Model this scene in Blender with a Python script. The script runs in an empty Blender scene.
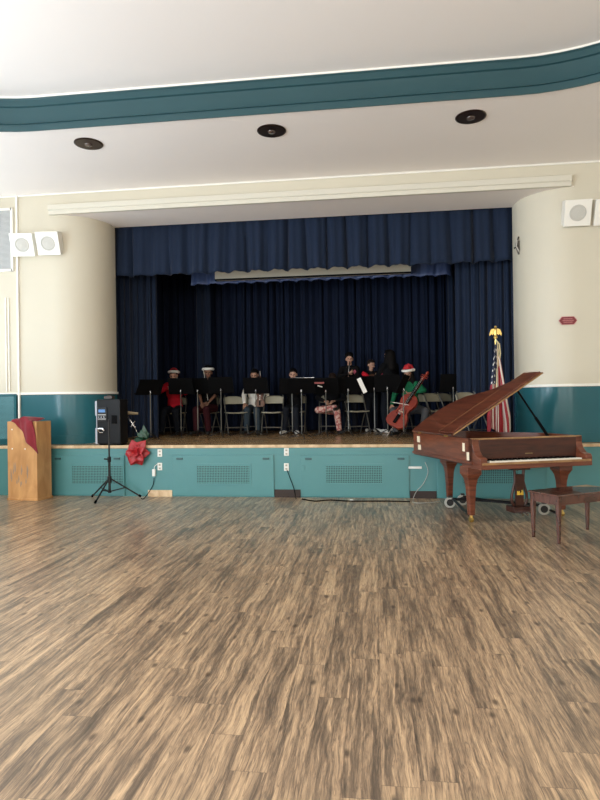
import bpy, bmesh, math, random
from mathutils import Vector as V, Matrix, Euler
random.seed(4)
PI = math.pi
sc = bpy.context.scene
C = bpy.context.collection

# ------------------------------------------------------------------ camera
EYE = V((0, 0, 1.5)); FPX = 600.0
TH = math.atan(0.126); _s = 0.0135; _c = 1/math.sqrt(1+_s*_s); _s *= _c
_r = V((math.cos(TH), math.sin(TH), 0)); _f = V((-math.sin(TH), math.cos(TH), 0)); _u = V((0, 0, 1))
RX = _c*_r - _s*_u; UP = _s*_r + _c*_u
cd = bpy.data.cameras.new('camera'); cam = bpy.data.objects.new('camera', cd); C.objects.link(cam)
m = Matrix.Identity(4)
for i in range(3):
    m[i][0] = RX[i]; m[i][1] = UP[i]; m[i][2] = -_f[i]; m[i][3] = EYE[i]
cam.matrix_world = m
cd.sensor_fit = 'VERTICAL'; cd.sensor_height = 32.0; cd.lens = 32.0*FPX/800; cd.clip_end = 200
sc.camera = cam
# measured points of the room: where a sight line meets a plane of the room
def ray(px, py): return _f + RX*((px-300)/FPX) - UP*((py-400)/FPX)
def atY(px, py, Y): d = ray(px, py); return EYE + d*(Y/d.y)
def atZ(px, py, Z): d = ray(px, py); return EYE + d*((Z-1.5)/d.z)

# ------------------------------------------------------------------ world, daylight, exposure
w = bpy.data.worlds.new('world'); sc.world = w; w.use_nodes = True
bg = w.node_tree.nodes['Background']; bg.inputs[0].default_value = (0.72, 0.85, 1.0, 1); bg.inputs[1].default_value = 1.0
def area(name, loc, rot, sx, sy, power, col):
    l = bpy.data.lights.new(name, 'AREA'); l.shape = 'RECTANGLE'; l.size = sx; l.size_y = sy; l.energy = power; l.color = col
    o = bpy.data.objects.new(name, l); C.objects.link(o); o.location = loc; o.rotation_euler = rot
    return o
WINY = [-4.7, -1.5, 1.7, 4.9, 8.1]      # window centres along the left wall
ROOM_L, ROOM_R, ROOM_B = -7.9, 5.3, -8.0
for i, yy in enumerate(WINY):
    area('window_daylight', (ROOM_L-0.15, yy, 2.65), (0, -PI/2-(0.5, 0.5, 0.5, 0.8, 0.95)[i], 0), 3.5, 1.9, (415, 415, 400, 150, 55)[i], (0.77, 0.90, 1.0))
for i, xx in enumerate((-5.2, -1.3, 2.6)):
    area('window_daylight', (xx, ROOM_B-0.15, 3.0), (PI/2+0.35, 0, 0), 2.3, 2.6, 218, (1.0, 0.92, 0.82))
sc.view_settings.view_transform = 'Standard'; sc.view_settings.look = 'None'
sc.view_settings.gamma = 1.0; sc.view_settings.use_curve_mapping = False
sc.view_settings.exposure = 0.22
sc.cycles.max_bounces = 8; sc.cycles.diffuse_bounces = 5

# ------------------------------------------------------------------ helpers
class MB:
    def __init__(self): self.v = []; self.f = []; self.mi = []
    def add(self, vs, fs, mi=0):
        o = len(self.v); self.v += [V(p) for p in vs]; self.f += [tuple(i+o for i in f) for f in fs]; self.mi += [mi]*len(fs)
        return o
    def xf(self, start, M):
        for i in range(start, len(self.v)): self.v[i] = M @ self.v[i]
    def box(self, c, s, M=None, mi=0, taper=None):
        hx, hy, hz = s[0]/2, s[1]/2, s[2]/2; vs = []
        for z in (-1, 1):
            k = (taper if (taper and z < 0) else 1.0)
            for x, y in ((-1, -1), (1, -1), (1, 1), (-1, 1)): vs.append(V((x*hx*k, y*hy*k, z*hz)))
        if M is not None: vs = [M @ p for p in vs]
        vs = [p + V(c) for p in vs]
        self.add(vs, [(3,2,1,0), (4,5,6,7), (0,1,5,4), (1,2,6,5), (2,3,7,6), (3,0,4,7)], mi)
        return self
    def bb(self, x0, x1, y0, y1, z0, z1, mi=0):
        return self.box(((x0+x1)/2, (y0+y1)/2, (z0+z1)/2), (abs(x1-x0), abs(y1-y0), abs(z1-z0)), mi=mi)
    def tube(self, pts, r, n=8, mi=0):
        pts = [V(p) for p in pts]; rs = r if isinstance(r, (list, tuple)) else [r]*len(pts)
        rings = []; prev = None
        for i, p in enumerate(pts):
            d = (pts[min(i+1, len(pts)-1)] - pts[max(i-1, 0)]).normalized()
            a = prev - d*prev.dot(d) if prev is not None else d.orthogonal()
            if a.length < 1e-6: a = d.orthogonal()
            a.normalize(); prev = a; b = d.cross(a)
            rings.append([p + (a*math.cos(2*PI*k/n) + b*math.sin(2*PI*k/n))*rs[i] for k in range(n)])
        vs = [q for g in rings for q in g]; fs = []
        for i in range(len(pts)-1):
            for k in range(n):
                fs.append((i*n+k, i*n+(k+1) % n, (i+1)*n+(k+1) % n, (i+1)*n+k))
        fs.append(tuple(range(n-1, -1, -1))); fs.append(tuple((len(pts)-1)*n+k for k in range(n)))
        self.add(vs, fs, mi); return self
    def cap(self, p0, p1, r0, r1=None, n=12, flat=1.0, side=None):
        r1 = r0 if r1 is None else r1; p0 = V(p0); p1 = V(p1); d = p1-p0; L = d.length
        d = d.normalized() if L > 1e-6 else V((0, 0, 1))
        a = V(side) - d*V(side).dot(d) if side is not None else d.orthogonal()
        a.normalize(); b = d.cross(a)
        pr = [(-r0*math.cos(t), r0*math.sin(t)) for t in (0.35, 0.8, 1.2, PI/2)] + [(L+r1*math.cos(t), r1*math.sin(t)) for t in (PI/2, 1.2, 0.8, 0.35)]
        vs = [p0-d*r0]
        for s, r in pr:
            vs += [p0+d*s+(a*math.cos(2*PI*k/n)+b*math.sin(2*PI*k/n)*flat)*r for k in range(n)]
        vs.append(p1+d*r1); fs = [(0, 1+(k+1) % n, 1+k) for k in range(n)]
        for i in range(len(pr)-1):
            for k in range(n): fs.append((1+i*n+k, 1+i*n+(k+1) % n, 1+(i+1)*n+(k+1) % n, 1+(i+1)*n+k))
        e = len(vs)-1; q = 1+(len(pr)-1)*n
        fs += [(e, q+k, q+(k+1) % n) for k in range(n)]
        self.add(vs, fs); return self
    def ell(self, c, r, M=None, nu=18, nv=12):
        vs = [V((0, 0, -r[2]))]
        for j in range(1, nv):
            t = PI*j/nv
            vs += [V((r[0]*math.sin(t)*math.cos(2*PI*k/nu), r[1]*math.sin(t)*math.sin(2*PI*k/nu), -r[2]*math.cos(t))) for k in range(nu)]
        vs.append(V((0, 0, r[2])))
        if M is not None: vs = [M @ p for p in vs]
        vs = [p+V(c) for p in vs]
        fs = [(0, 1+(k+1) % nu, 1+k) for k in range(nu)]
        for j in range(nv-2):
            for k in range(nu): fs.append((1+j*nu+k, 1+j*nu+(k+1) % nu, 1+(j+1)*nu+(k+1) % nu, 1+(j+1)*nu+k))
        e = len(vs)-1; q = 1+(nv-2)*nu
        fs += [(e, q+k, q+(k+1) % nu) for k in range(nu)]
        self.add(vs, fs); return self
    def lathe(self, prof, c=(0, 0, 0), n=20, M=None, mi=0):     # prof: (r, z) from bottom up
        vs = []
        for r, z in prof: vs += [V((r*math.cos(2*PI*k/n), r*math.sin(2*PI*k/n), z)) for k in range(n)]
        if M is not None: vs = [M @ p for p in vs]
        vs = [p+V(c) for p in vs]; fs = []
        for i in range(len(prof)-1):
            for k in range(n): fs.append((i*n+k, i*n+(k+1) % n, (i+1)*n+(k+1) % n, (i+1)*n+k))
        fs.append(tuple(range(n-1, -1, -1))); fs.append(tuple((len(prof)-1)*n+k for k in range(n)))
        self.add(vs, fs, mi); return self
    def prism(self, pts, z0, z1, mi=0, M=None):                # outline in x,y extruded in z
        n = len(pts); vs = [V((x, y, z0)) for x, y in pts] + [V((x, y, z1)) for x, y in pts]
        if M is not None: vs = [M @ p for p in vs]
        fs = [tuple(range(n-1, -1, -1)), tuple(range(n, 2*n))] + [(i, (i+1) % n, n+(i+1) % n, n+i) for i in range(n)]
        self.add(vs, fs, mi); return self
    def grid(self, fn, nu, nv, mi=0):
        vs = [fn(i/nu, j/nv) for j in range(nv+1) for i in range(nu+1)]
        fs = [(j*(nu+1)+i, j*(nu+1)+i+1, (j+1)*(nu+1)+i+1, (j+1)*(nu+1)+i) for j in range(nv) for i in range(nu)]
        self.add(vs, fs, mi); return self
    def mesh(self, name, smooth=35):
        me = bpy.data.meshes.new(name); me.from_pydata([tuple(p) for p in self.v], [], self.f)
        me.polygons.foreach_set('material_index', self.mi)
        bm = bmesh.new(); bm.from_mesh(me); bmesh.ops.recalc_face_normals(bm, faces=bm.faces); bm.to_mesh(me); bm.free()
        if smooth:
            me.polygons.foreach_set('use_smooth', [True]*len(me.polygons))
            me.set_sharp_from_angle(angle=math.radians(smooth))
        me.update(); return me
    def build(self, name, mat, parent=None, smooth=35, bevel=0, solid=0, remesh=0, loc=None, rz=0):
        me = self.mesh(name, smooth); o = bpy.data.objects.new(name, me); C.objects.link(o)
        for mm in (mat if isinstance(mat, (list, tuple)) else [mat]): me.materials.append(mm)
        if parent is not None: o.parent = parent
        if loc is not None: o.location = loc
        if rz: o.rotation_euler = (0, 0, rz)
        if solid:
            s = o.modifiers.new('solidify', 'SOLIDIFY'); s.thickness = solid; s.offset = 0
        if bevel:
            b = o.modifiers.new('bevel', 'BEVEL'); b.width = bevel; b.segments = 2; b.limit_method = 'ANGLE'
        if remesh:
            r = o.modifiers.new('remesh', 'REMESH'); r.mode = 'VOXEL'; r.voxel_size = remesh; r.use_smooth_shade = True
            q = o.modifiers.new('smooth', 'SMOOTH'); q.factor = 0.5; q.iterations = 3
        return o

def thing(name, label, cat, loc=(0, 0, 0), rz=0, group=None):
    o = bpy.data.objects.new(name, None); C.objects.link(o); o.empty_display_size = 0.1
    o.location = loc; o.rotation_euler = (0, 0, rz); o['label'] = label; o['category'] = cat
    if group: o['group'] = group
    return o
def tag(o, label, cat, group=None, kind=None):
    o['label'] = label; o['category'] = cat
    if group: o['group'] = group
    if kind: o['kind'] = kind
    return o
def struct(o): o['kind'] = 'structure'; return o
def kids(o): return [c for c in C.objects if c.parent == o]
def dup(root, loc, rz=0, label=None, group=None):
    r = root.copy(); C.objects.link(r); r.location = loc; r.rotation_euler = (0, 0, rz)
    if label: r['label'] = label
    if group: r['group'] = group
    for ch in kids(root):
        c = ch.copy(); C.objects.link(c); c.parent = r
        for g in kids(ch):
            d = g.copy(); C.objects.link(d); d.parent = c
    return r

# ------------------------------------------------------------------ materials
def mat(name, col, rough=0.6, metal=0.0, var=0.0, vscale=4.0, bump=0.0, bscale=60.0, spec=0.5, sheen=0.0, stretch=(1, 1, 1), coat=0.0):
    m = bpy.data.materials.new(name); m.use_nodes = True; nt = m.node_tree; N = nt.nodes; L = nt.links
    b = N['Principled BSDF']; b.inputs['Base Color'].default_value = (*col, 1); b.inputs['Roughness'].default_value = rough
    b.inputs['Metallic'].default_value = metal; b.inputs['Specular IOR Level'].default_value = spec
    b.inputs['Coat Weight'].default_value = coat; b.inputs['Coat Roughness'].default_value = 0.12
    if sheen: b.inputs['Sheen Weight'].default_value = sheen
    tc = N.new('ShaderNodeTexCoord'); mp = N.new('ShaderNodeMapping'); mp.inputs['Scale'].default_value = stretch
    L.new(tc.outputs['Object'], mp.inputs['Vector'])
    n = N.new('ShaderNodeTexNoise'); n.inputs['Scale'].default_value = vscale; n.inputs['Detail'].default_value = 5
    L.new(mp.outputs[0], n.inputs['Vector'])
    mx = N.new('ShaderNodeMix'); mx.data_type = 'RGBA'
    mx.inputs[6].default_value = (*[max(0, c*(1-var)) for c in col], 1); mx.inputs[7].default_value = (*[min(1, c*(1+var)) for c in col], 1)
    L.new(n.outputs['Fac'], mx.inputs[0]); L.new(mx.outputs[2], b.inputs['Base Color'])
    if bump:
        n2 = N.new('ShaderNodeTexNoise'); n2.inputs['Scale'].default_value = bscale; L.new(mp.outputs[0], n2.inputs['Vector'])
        bp = N.new('ShaderNodeBump'); bp.inputs['Strength'].default_value = bump; bp.inputs['Distance'].default_value = 0.01
        L.new(n2.outputs['Fac'], bp.inputs['Height']); L.new(bp.outputs[0], b.inputs['Normal'])
    return m

def mnode(N, L, op, a, b=None, c=None):
    n = N.new('ShaderNodeMath'); n.operation = op
    for i, x in enumerate((a, b, c)):
        if x is None: continue
        if isinstance(x, (int, float)): n.inputs[i].default_value = x
        else: L.new(x, n.inputs[i])
    return n.outputs[0]

def floor_mat():
    m = bpy.data.materials.new('vinyl_planks'); m.use_nodes = True; nt = m.node_tree; N = nt.nodes; L = nt.links
    b = N['Principled BSDF']
    tc = N.new('ShaderNodeTexCoord'); sx = N.new('ShaderNodeSeparateXYZ'); L.new(tc.outputs['Object'], sx.inputs[0])
    PW, PL = 0.152, 1.22
    row = mnode(N, L, 'FLOOR', mnode(N, L, 'DIVIDE', sx.outputs[0], PW))
    wr = N.new('ShaderNodeTexWhiteNoise'); wr.noise_dimensions = '1D'; L.new(row, wr.inputs['W'])
    yy = mnode(N, L, 'ADD', mnode(N, L, 'DIVIDE', sx.outputs[1], PL), mnode(N, L, 'MULTIPLY', wr.outputs['Value'], 7.0))
    cell = mnode(N, L, 'FLOOR', yy)
    pid = N.new('ShaderNodeCombineXYZ'); L.new(row, pid.inputs[0]); L.new(cell, pid.inputs[1])
    wn = N.new('ShaderNodeTexWhiteNoise'); wn.noise_dimensions = '3D'; L.new(pid.outputs[0], wn.inputs['Vector'])
    nw = N.new('ShaderNodeTexNoise'); nw.inputs['Scale'].default_value = 2.6; nw.inputs['Detail'].default_value = 2; L.new(tc.outputs['Object'], nw.inputs['Vector'])
    wob = N.new('ShaderNodeCombineXYZ'); L.new(mnode(N, L, 'MULTIPLY', nw.outputs['Fac'], 0.045), wob.inputs[0])
    ad = N.new('ShaderNodeVectorMath'); ad.operation = 'ADD'; L.new(tc.outputs['Object'], ad.inputs[0]); L.new(wob.outputs[0], ad.inputs[1])
    off = N.new('ShaderNodeVectorMath'); off.operation = 'MULTIPLY_ADD'
    L.new(wn.outputs['Color'], off.inputs[0]); off.inputs[1].default_value = (30, 30, 30); L.new(ad.outputs[0], off.inputs[2])
    def noise(scl, sc, det, dist, rough=0.55):
        mp = N.new('ShaderNodeMapping'); mp.inputs['Scale'].default_value = scl; L.new(off.outputs[0], mp.inputs['Vector'])
        n = N.new('ShaderNodeTexNoise'); n.inputs['Scale'].default_value = sc; n.inputs['Detail'].default_value = det
        n.inputs['Distortion'].default_value = dist; n.inputs['Roughness'].default_value = rough
        L.new(mp.outputs[0], n.inputs['Vector']); return n.outputs['Fac']
    g1 = noise((16, 0.95, 1), 1.5, 4, 0.9); g2 = noise((60, 3.2, 1), 1.6, 7, 1.3, 0.75); g3 = noise((4, 0.8, 1), 1.2, 2, 0.4)
    s = mnode(N, L, 'ADD', mnode(N, L, 'MULTIPLY', g1, 0.42), mnode(N, L, 'MULTIPLY', g2, 0.43))
    s = mnode(N, L, 'ADD', s, mnode(N, L, 'MULTIPLY', g3, 0.15))
    s = mnode(N, L, 'ADD', s, mnode(N, L, 'MULTIPLY', mnode(N, L, 'SUBTRACT', wn.outputs['Value'], 0.5), 0.05))
    cr = N.new('ShaderNodeValToRGB'); e = cr.color_ramp.elements
    e[0].position = 0.345; e[0].color = (0.075, 0.054, 0.038, 1); e[1].position = 0.62; e[1].color = (0.66, 0.46, 0.275, 1)
    for p, col in ((0.425, (0.145, 0.105, 0.074, 1)), (0.485, (0.29, 0.20, 0.128, 1)), (0.54, (0.46, 0.315, 0.195, 1))):
        q = e.new(p); q.color = col
    L.new(s, cr.inputs[0])
    # thin dark figure lines
    g5 = noise((22, 0.9, 1), 1.6, 3, 1.0); ln = N.new('ShaderNodeMapRange'); L.new(mnode(N, L, 'ABSOLUTE', mnode(N, L, 'SUBTRACT', g5, 0.5)), ln.inputs[0])
    ln.inputs[1].default_value = 0.0; ln.inputs[2].default_value = 0.028; ln.inputs[3].default_value = 0.62; ln.inputs[4].default_value = 0.0
    ml = N.new('ShaderNodeMix'); ml.data_type = 'RGBA'; L.new(ln.outputs[0], ml.inputs[0]); L.new(cr.outputs[0], ml.inputs[6]); ml.inputs[7].default_value = (0.12, 0.085, 0.06, 1)
    # knots
    mp = N.new('ShaderNodeMapping'); mp.inputs['Scale'].default_value = (3.2, 1.6, 1); L.new(off.outputs[0], mp.inputs['Vector'])
    vo = N.new('ShaderNodeTexVoronoi'); vo.inputs['Scale'].default_value = 0.95; vo.voronoi_dimensions = '2D'; L.new(mp.outputs[0], vo.inputs['Vector'])
    kn = N.new('ShaderNodeMapRange'); L.new(vo.outputs['Distance'], kn.inputs[0])
    kn.inputs[1].default_value = 0.02; kn.inputs[2].default_value = 0.065; kn.inputs[3].default_value = 0.8; kn.inputs[4].default_value = 0.0
    mk = N.new('ShaderNodeMix'); mk.data_type = 'RGBA'; L.new(kn.outputs[0], mk.inputs[0]); L.new(ml.outputs[2], mk.inputs[6])
    mk.inputs[7].default_value = (0.07, 0.05, 0.038, 1)
    # seams
    fx = mnode(N, L, 'FRACT', mnode(N, L, 'DIVIDE', sx.outputs[0], PW)); fy = mnode(N, L, 'FRACT', yy)
    sm = mnode(N, L, 'MAXIMUM', mnode(N, L, 'LESS_THAN', fx, 0.014), mnode(N, L, 'LESS_THAN', fy, 0.0022))
    ms = N.new('ShaderNodeMix'); ms.data_type = 'RGBA'; L.new(mnode(N, L, 'MULTIPLY', sm, 0.55), ms.inputs[0]); L.new(mk.outputs[2], ms.inputs[6])
    ms.inputs[7].default_value = (0.07, 0.05, 0.04, 1)
    L.new(ms.outputs[2], b.inputs['Base Color'])
    b.inputs['Roughness'].default_value = 0.30; b.inputs['Specular IOR Level'].default_value = 0.6
    bp = N.new('ShaderNodeBump'); bp.inputs['Strength'].default_value = 0.12; bp.inputs['Distance'].default_value = 0.003
    L.new(g2, bp.inputs['Height']); L.new(bp.outputs[0], b.inputs['Normal'])
    return m

def wood_mat(name, dark, light, rough=0.35, scale=(1, 1, 12), s=3.0, coat=0.0):
    m = bpy.data.materials.new(name); m.use_nodes = True; nt = m.node_tree; N = nt.nodes; L = nt.links
    b = N['Principled BSDF']; b.inputs['Roughness'].default_value = rough; b.inputs['Coat Weight'].default_value = coat
    tc = N.new('ShaderNodeTexCoord'); mp = N.new('ShaderNodeMapping'); mp.inputs['Scale'].default_value = scale
    L.new(tc.outputs['Object'], mp.inputs['Vector'])
    n = N.new('ShaderNodeTexNoise'); n.inputs['Scale'].default_value = s; n.inputs['Detail'].default_value = 6; n.inputs['Distortion'].default_value = 0.6
    L.new(mp.outputs[0], n.inputs['Vector'])
    cr = N.new('ShaderNodeValToRGB'); e = cr.color_ramp.elements; e[0].position = 0.3; e[0].color = (*dark, 1); e[1].position = 0.72; e[1].color = (*light, 1)
    L.new(n.outputs['Fac'], cr.inputs[0]); L.new(cr.outputs[0], b.inputs['Base Color'])
    return m

def stage_floor_mat():
    m = wood_mat('stage_boards', (0.28, 0.17, 0.078), (0.52, 0.34, 0.17), 0.24, (1.2, 14, 1), 2.0)
    return m

def perf_mat(name, col, hole, pitch=0.022):
    m = bpy.data.materials.new(name); m.use_nodes = True; nt = m.node_tree; N = nt.nodes; L = nt.links
    b = N['Principled BSDF']; b.inputs['Roughness'].default_value = 0.5
    tc = N.new('ShaderNodeTexCoord'); sx = N.new('ShaderNodeSeparateXYZ'); L.new(tc.outputs['Object'], sx.inputs[0])
    fx = mnode(N, L, 'SUBTRACT', mnode(N, L, 'FRACT', mnode(N, L, 'DIVIDE', sx.outputs[0], pitch)), 0.5)
    fz = mnode(N, L, 'SUBTRACT', mnode(N, L, 'FRACT', mnode(N, L, 'DIVIDE', sx.outputs[2], pitch)), 0.5)
    ins = mnode(N, L, 'LESS_THAN', mnode(N, L, 'MAXIMUM', mnode(N, L, 'ABSOLUTE', fx), mnode(N, L, 'ABSOLUTE', fz)), 0.34)
    mx = N.new('ShaderNodeMix'); mx.data_type = 'RGBA'; L.new(ins, mx.inputs[0])
    mx.inputs[6].default_value = (*col, 1); mx.inputs[7].default_value = (*hole, 1); L.new(mx.outputs[2], b.inputs['Base Color'])
    return m

CREAM = mat('cream_wall_paint', (0.63, 0.585, 0.475), 0.5, var=0.03, vscale=1.2, bump=0.05, bscale=20)
CEIL = mat('white_ceiling_paint', (0.93, 0.875, 0.84), 0.8, var=0.02, vscale=0.8, bump=0.05, bscale=8)
TRIMW = mat('white_trim_paint', (0.86, 0.84, 0.78), 0.35, var=0.02)
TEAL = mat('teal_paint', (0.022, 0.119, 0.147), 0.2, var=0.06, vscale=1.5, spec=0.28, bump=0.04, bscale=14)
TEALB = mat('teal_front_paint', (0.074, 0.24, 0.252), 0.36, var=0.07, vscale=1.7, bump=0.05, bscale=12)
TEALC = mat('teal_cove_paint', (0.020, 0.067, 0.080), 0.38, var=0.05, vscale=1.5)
FLOOR = floor_mat()
STAGEF = stage_floor_mat()
NOSING = wood_mat('worn_wood_nosing', (0.50, 0.33, 0.18), (0.80, 0.62, 0.40), 0.45, (2, 1, 1), 4)
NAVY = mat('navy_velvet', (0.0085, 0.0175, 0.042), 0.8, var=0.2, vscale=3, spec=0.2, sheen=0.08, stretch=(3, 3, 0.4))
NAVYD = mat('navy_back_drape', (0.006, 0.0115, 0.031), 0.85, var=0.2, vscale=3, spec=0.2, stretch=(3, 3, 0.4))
NAVYS = mat('shiny_blue_border', (0.05, 0.08, 0.19), 0.35, var=0.25, vscale=5)
BLACK = mat('black_paint', (0.003, 0.003, 0.0035), 0.7, var=0.1, spec=0.08)
BLACKM = mat('black_metal', (0.015, 0.015, 0.016), 0.35, metal=0.3)
PLASTIC = mat('black_plastic', (0.006, 0.0065, 0.008), 0.5, var=0.2, spec=0.25)
CHROME = mat('chrome', (0.75, 0.75, 0.76), 0.2, metal=1.0)
BRASS = mat('polished_brass', (0.70, 0.50, 0.17), 0.3, metal=1.0)
WHITE = mat('white_plastic', (0.82, 0.81, 0.77), 0.45)
PAPER = mat('white_paper', (0.85, 0.84, 0.80), 0.7)
IVORY = mat('ivory_keys', (0.86, 0.84, 0.76), 0.25)
MAHOG = wood_mat('mahogany', (0.085, 0.020, 0.010), (0.21, 0.062, 0.030), 0.28, (1.2, 1.2, 9), 3.0, coat=0.15)
MAHLID = wood_mat('mahogany_lid', (0.075, 0.018, 0.010), (0.20, 0.062, 0.031), 0.30, (9, 1.0, 9), 2.2, coat=0.15)
MAHDARK = wood_mat('dark_mahogany', (0.03, 0.009, 0.006), (0.070, 0.018, 0.009), 0.4, (1.2, 1.2, 9), 3.0, coat=0.0)
GOLDWOOD = wood_mat('worn_edge_wood', (0.22, 0.11, 0.045), (0.45, 0.27, 0.12), 0.4, (2, 9, 2), 3.0)
BIRCH = wood_mat('birch_plywood', (0.46, 0.23, 0.085), (0.66, 0.37, 0.155), 0.42, (2.5, 2.5, 0.9), 3.0)
REDCLOTH = mat('crimson_cloth', (0.22, 0.006, 0.018), 0.75, var=0.3, vscale=9, sheen=0.2)
REDFOIL = mat('red_bract', (0.36, 0.008, 0.014), 0.45, var=0.25, vscale=14)
LEAF = mat('green_leaf', (0.006, 0.045, 0.020), 0.4, var=0.3, vscale=20)
TANMET = mat('tan_painted_steel', (0.33, 0.31, 0.23), 0.35, metal=0.1, var=0.08)
GREYMET = mat('grey_steel_tube', (0.13, 0.125, 0.11), 0.32, metal=0.5)
RUBBER = mat('white_rubber', (0.36, 0.35, 0.31), 0.6)
VENTM = perf_mat('teal_perforated_metal', (0.09, 0.29, 0.29), (0.012, 0.045, 0.048), 0.026)
GRILW = perf_mat('white_mesh', (0.62, 0.63, 0.62), (0.13, 0.14, 0.15), 0.02)
GRILB = perf_mat('blue_mesh', (0.10, 0.30, 0.34), (0.03, 0.10, 0.13), 0.02)
MAROON = mat('maroon_sign', (0.19, 0.022, 0.03), 0.4)
SIGNPINK = mat('faded_red_lettering', (0.55, 0.22, 0.22), 0.5)
KICK = mat('dark_gap', (0.035, 0.022, 0.018), 0.7)
BRONZE = mat('dark_bronze_reflector', (0.035, 0.018, 0.014), 0.3, metal=0.6)

# ------------------------------------------------------------------ the setting
YS = 9.17; ZS = 0.81                      # stage front, stage height
YW = 9.47; RC = 0.74                      # proscenium wall, radius of its rounded jambs
XL0, XL1, XR1, XR0 = -5.36, -4.625, 2.29, 3.03
ZH = 4.665; ZC = 5.02; ZT = 5.46
YBACK = 13.3

f = MB(); f.bb(ROOM_L-0.3, ROOM_R+0.3, ROOM_B-0.3, 9.6, -0.12, 0.0); struct(f.build('floor', FLOOR, smooth=0))

# left wall with window openings
lw = MB(); x0, x1 = ROOM_L-0.25, ROOM_L
zlo, zhi = 0.85, 4.45; hw = 1.0
lw.bb(x0, x1, ROOM_B, 9.6, 0, zlo); lw.bb(x0, x1, ROOM_B, 9.6, zhi, 5.8)
edges = [ROOM_B] + [e for c in WINY for e in (c-hw, c+hw)] + [9.6]
for a, b in zip(edges[0::2], edges[1::2]): lw.bb(x0, x1, a, b, zlo, zhi)
struct(lw.build('wall_left', CREAM, smooth=0))
for i, c in enumerate(WINY):
    w_ = MB(); xx = ROOM_L-0.06
    for yy in (c-hw+0.03, c, c+hw-0.03): w_.bb(xx-0.02, xx+0.02, yy-0.03, yy+0.03, zlo, zhi)
    for zz in (zlo+0.03, 2.4, 3.4, zhi-0.03): w_.bb(xx-0.02, xx+0.02, c-hw, c+hw, zz-0.025, zz+0.025)
    struct(w_.build('window_%d' % (i+1), TRIMW, smooth=0))
rw = MB(); rw.bb(ROOM_R, ROOM_R+0.25, ROOM_B, 9.6, 0, 5.8); struct(rw.build('wall_right', CREAM, smooth=0))
bw = MB(); y0, y1 = ROOM_B-0.25, ROOM_B
bx = [-5.2, -1.3, 2.6]
bw.bb(ROOM_L, ROOM_R, y0, y1, 0, 1.6); bw.bb(ROOM_L, ROOM_R, y0, y1, 4.4, 5.8)
ed = [ROOM_L] + [e for c in bx for e in (c-1.2, c+1.2)] + [ROOM_R]
for a, b in zip(ed[0::2], ed[1::2]): bw.bb(a, b, y0, y1, 1.6, 4.4)
struct(bw.build('wall_back', CREAM, smooth=0))
for i, c in enumerate(bx):
    w_ = MB()
    for xx in (c-1.17, c, c+1.17): w_.bb(xx-0.03, xx+0.03, y1-0.08, y1-0.04, 1.6, 4.4)
    for zz in (1.63, 2.5, 3.45, 4.37): w_.bb(c-1.2, c+1.2, y1-0.08, y1-0.04, zz-0.025, zz+0.025)
    struct(w_.build('window_%d' % (i+6), TRIMW, smooth=0))

# proscenium wall: flat flanks with rounded jambs, cream above the rail and teal below
def jamb(side, z0, z1, off=0.0):
    """outline of one flank, seen from above: flat front, quarter round, back"""
    X0, X1, Xo = (XL0, XL1, ROOM_L) if side < 0 else (XR0, XR1, ROOM_R)
    pts = [(Xo, YW-off)]
    for k in range(25):
        a = PI/2*k/24
        cx, cy = X0, YW+RC
        sx = 1 if side < 0 else -1
        pts.append((cx + sx*(RC+off)*math.sin(a), cy - (RC+off)*math.cos(a)))
    pts += [(X1 + (off if side < 0 else -off), YW+RC+0.12), (Xo, YW+RC+0.12)]
    return pts
ZR = 1.66
for side, nm in ((-1, 'left'), (1, 'right')):
    a = MB(); a.prism(jamb(side, 0, 0), ZR, ZH); struct(a.build('wall_proscenium_'+nm, CREAM, smooth=30))
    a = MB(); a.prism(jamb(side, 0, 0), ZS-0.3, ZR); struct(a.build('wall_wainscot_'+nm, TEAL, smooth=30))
    a = MB(); a.prism(jamb(side, 0, 0, 0.028), ZR-0.012, ZR+0.03); struct(a.build('trim_rail_'+nm, TRIMW, smooth=30, bevel=0.006))
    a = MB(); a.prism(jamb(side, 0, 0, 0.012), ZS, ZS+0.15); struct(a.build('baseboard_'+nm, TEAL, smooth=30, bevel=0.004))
a = MB(); a.bb(ROOM_L, ROOM_R, YW, YW+RC+0.12, ZH, 5.8); struct(a.build('wall_header', CREAM, smooth=0))
# soffit lining shows greyish white underneath
a = MB(); a.bb(XL0-0.0, XR0+0.0, YW+0.001, YW+RC+0.12, ZH-0.012, ZH+0.001)
struct(a.build('trim_soffit', CEIL, smooth=0))
# long moulded board across the top of the opening
a = MB(); xa, xb = atY(48, 214, YW-0.07).x, atY(572, 187, YW-0.07).x
prof = [(YW, ZH-0.015), (YW-0.06, ZH-0.015), (YW-0.06, ZH+0.045), (YW-0.085, ZH+0.06), (YW-0.085, ZH+0.14), (YW-0.05, ZH+0.155), (YW, ZH+0.16)]
vs = [V((x, y, z)) for x in (xa, xb) for y, z in prof]; n = len(prof)
a.add(vs, [tuple(range(n)), tuple(range(2*n-1, n-1, -1))] + [(i, (i+1) % n, n+(i+1) % n, n+i) for i in range(n)])
struct(a.build('trim_header_board', mat('cream_board', (0.66, 0.63, 0.54), 0.45), smooth=0, bevel=0.004))
# small crown bead
a = MB(); a.tube([(ROOM_L, YW-0.012, ZC-0.015), (ROOM_R, YW-0.012, ZC-0.015)], 0.016, 8); struct(a.build('trim_crown', TRIMW))

# stage platform
a = MB(); a.bb(ROOM_L, ROOM_R, YS+0.02, YBACK+0.6, ZS-0.08, ZS); struct(a.build('floor_stage', STAGEF, smooth=0))
a = MB(); a.bb(ROOM_L, ROOM_R, YS-0.018, YS+0.02, ZS-0.045, ZS+0.003); struct(a.build('trim_stage_nosing', NOSING, smooth=0, bevel=0.008))
a = MB(); a.bb(ROOM_L, ROOM_R, YS, YS+0.16, 0, ZS-0.045); struct(a.build('wall_stage_front', TEALB, smooth=0))
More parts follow.
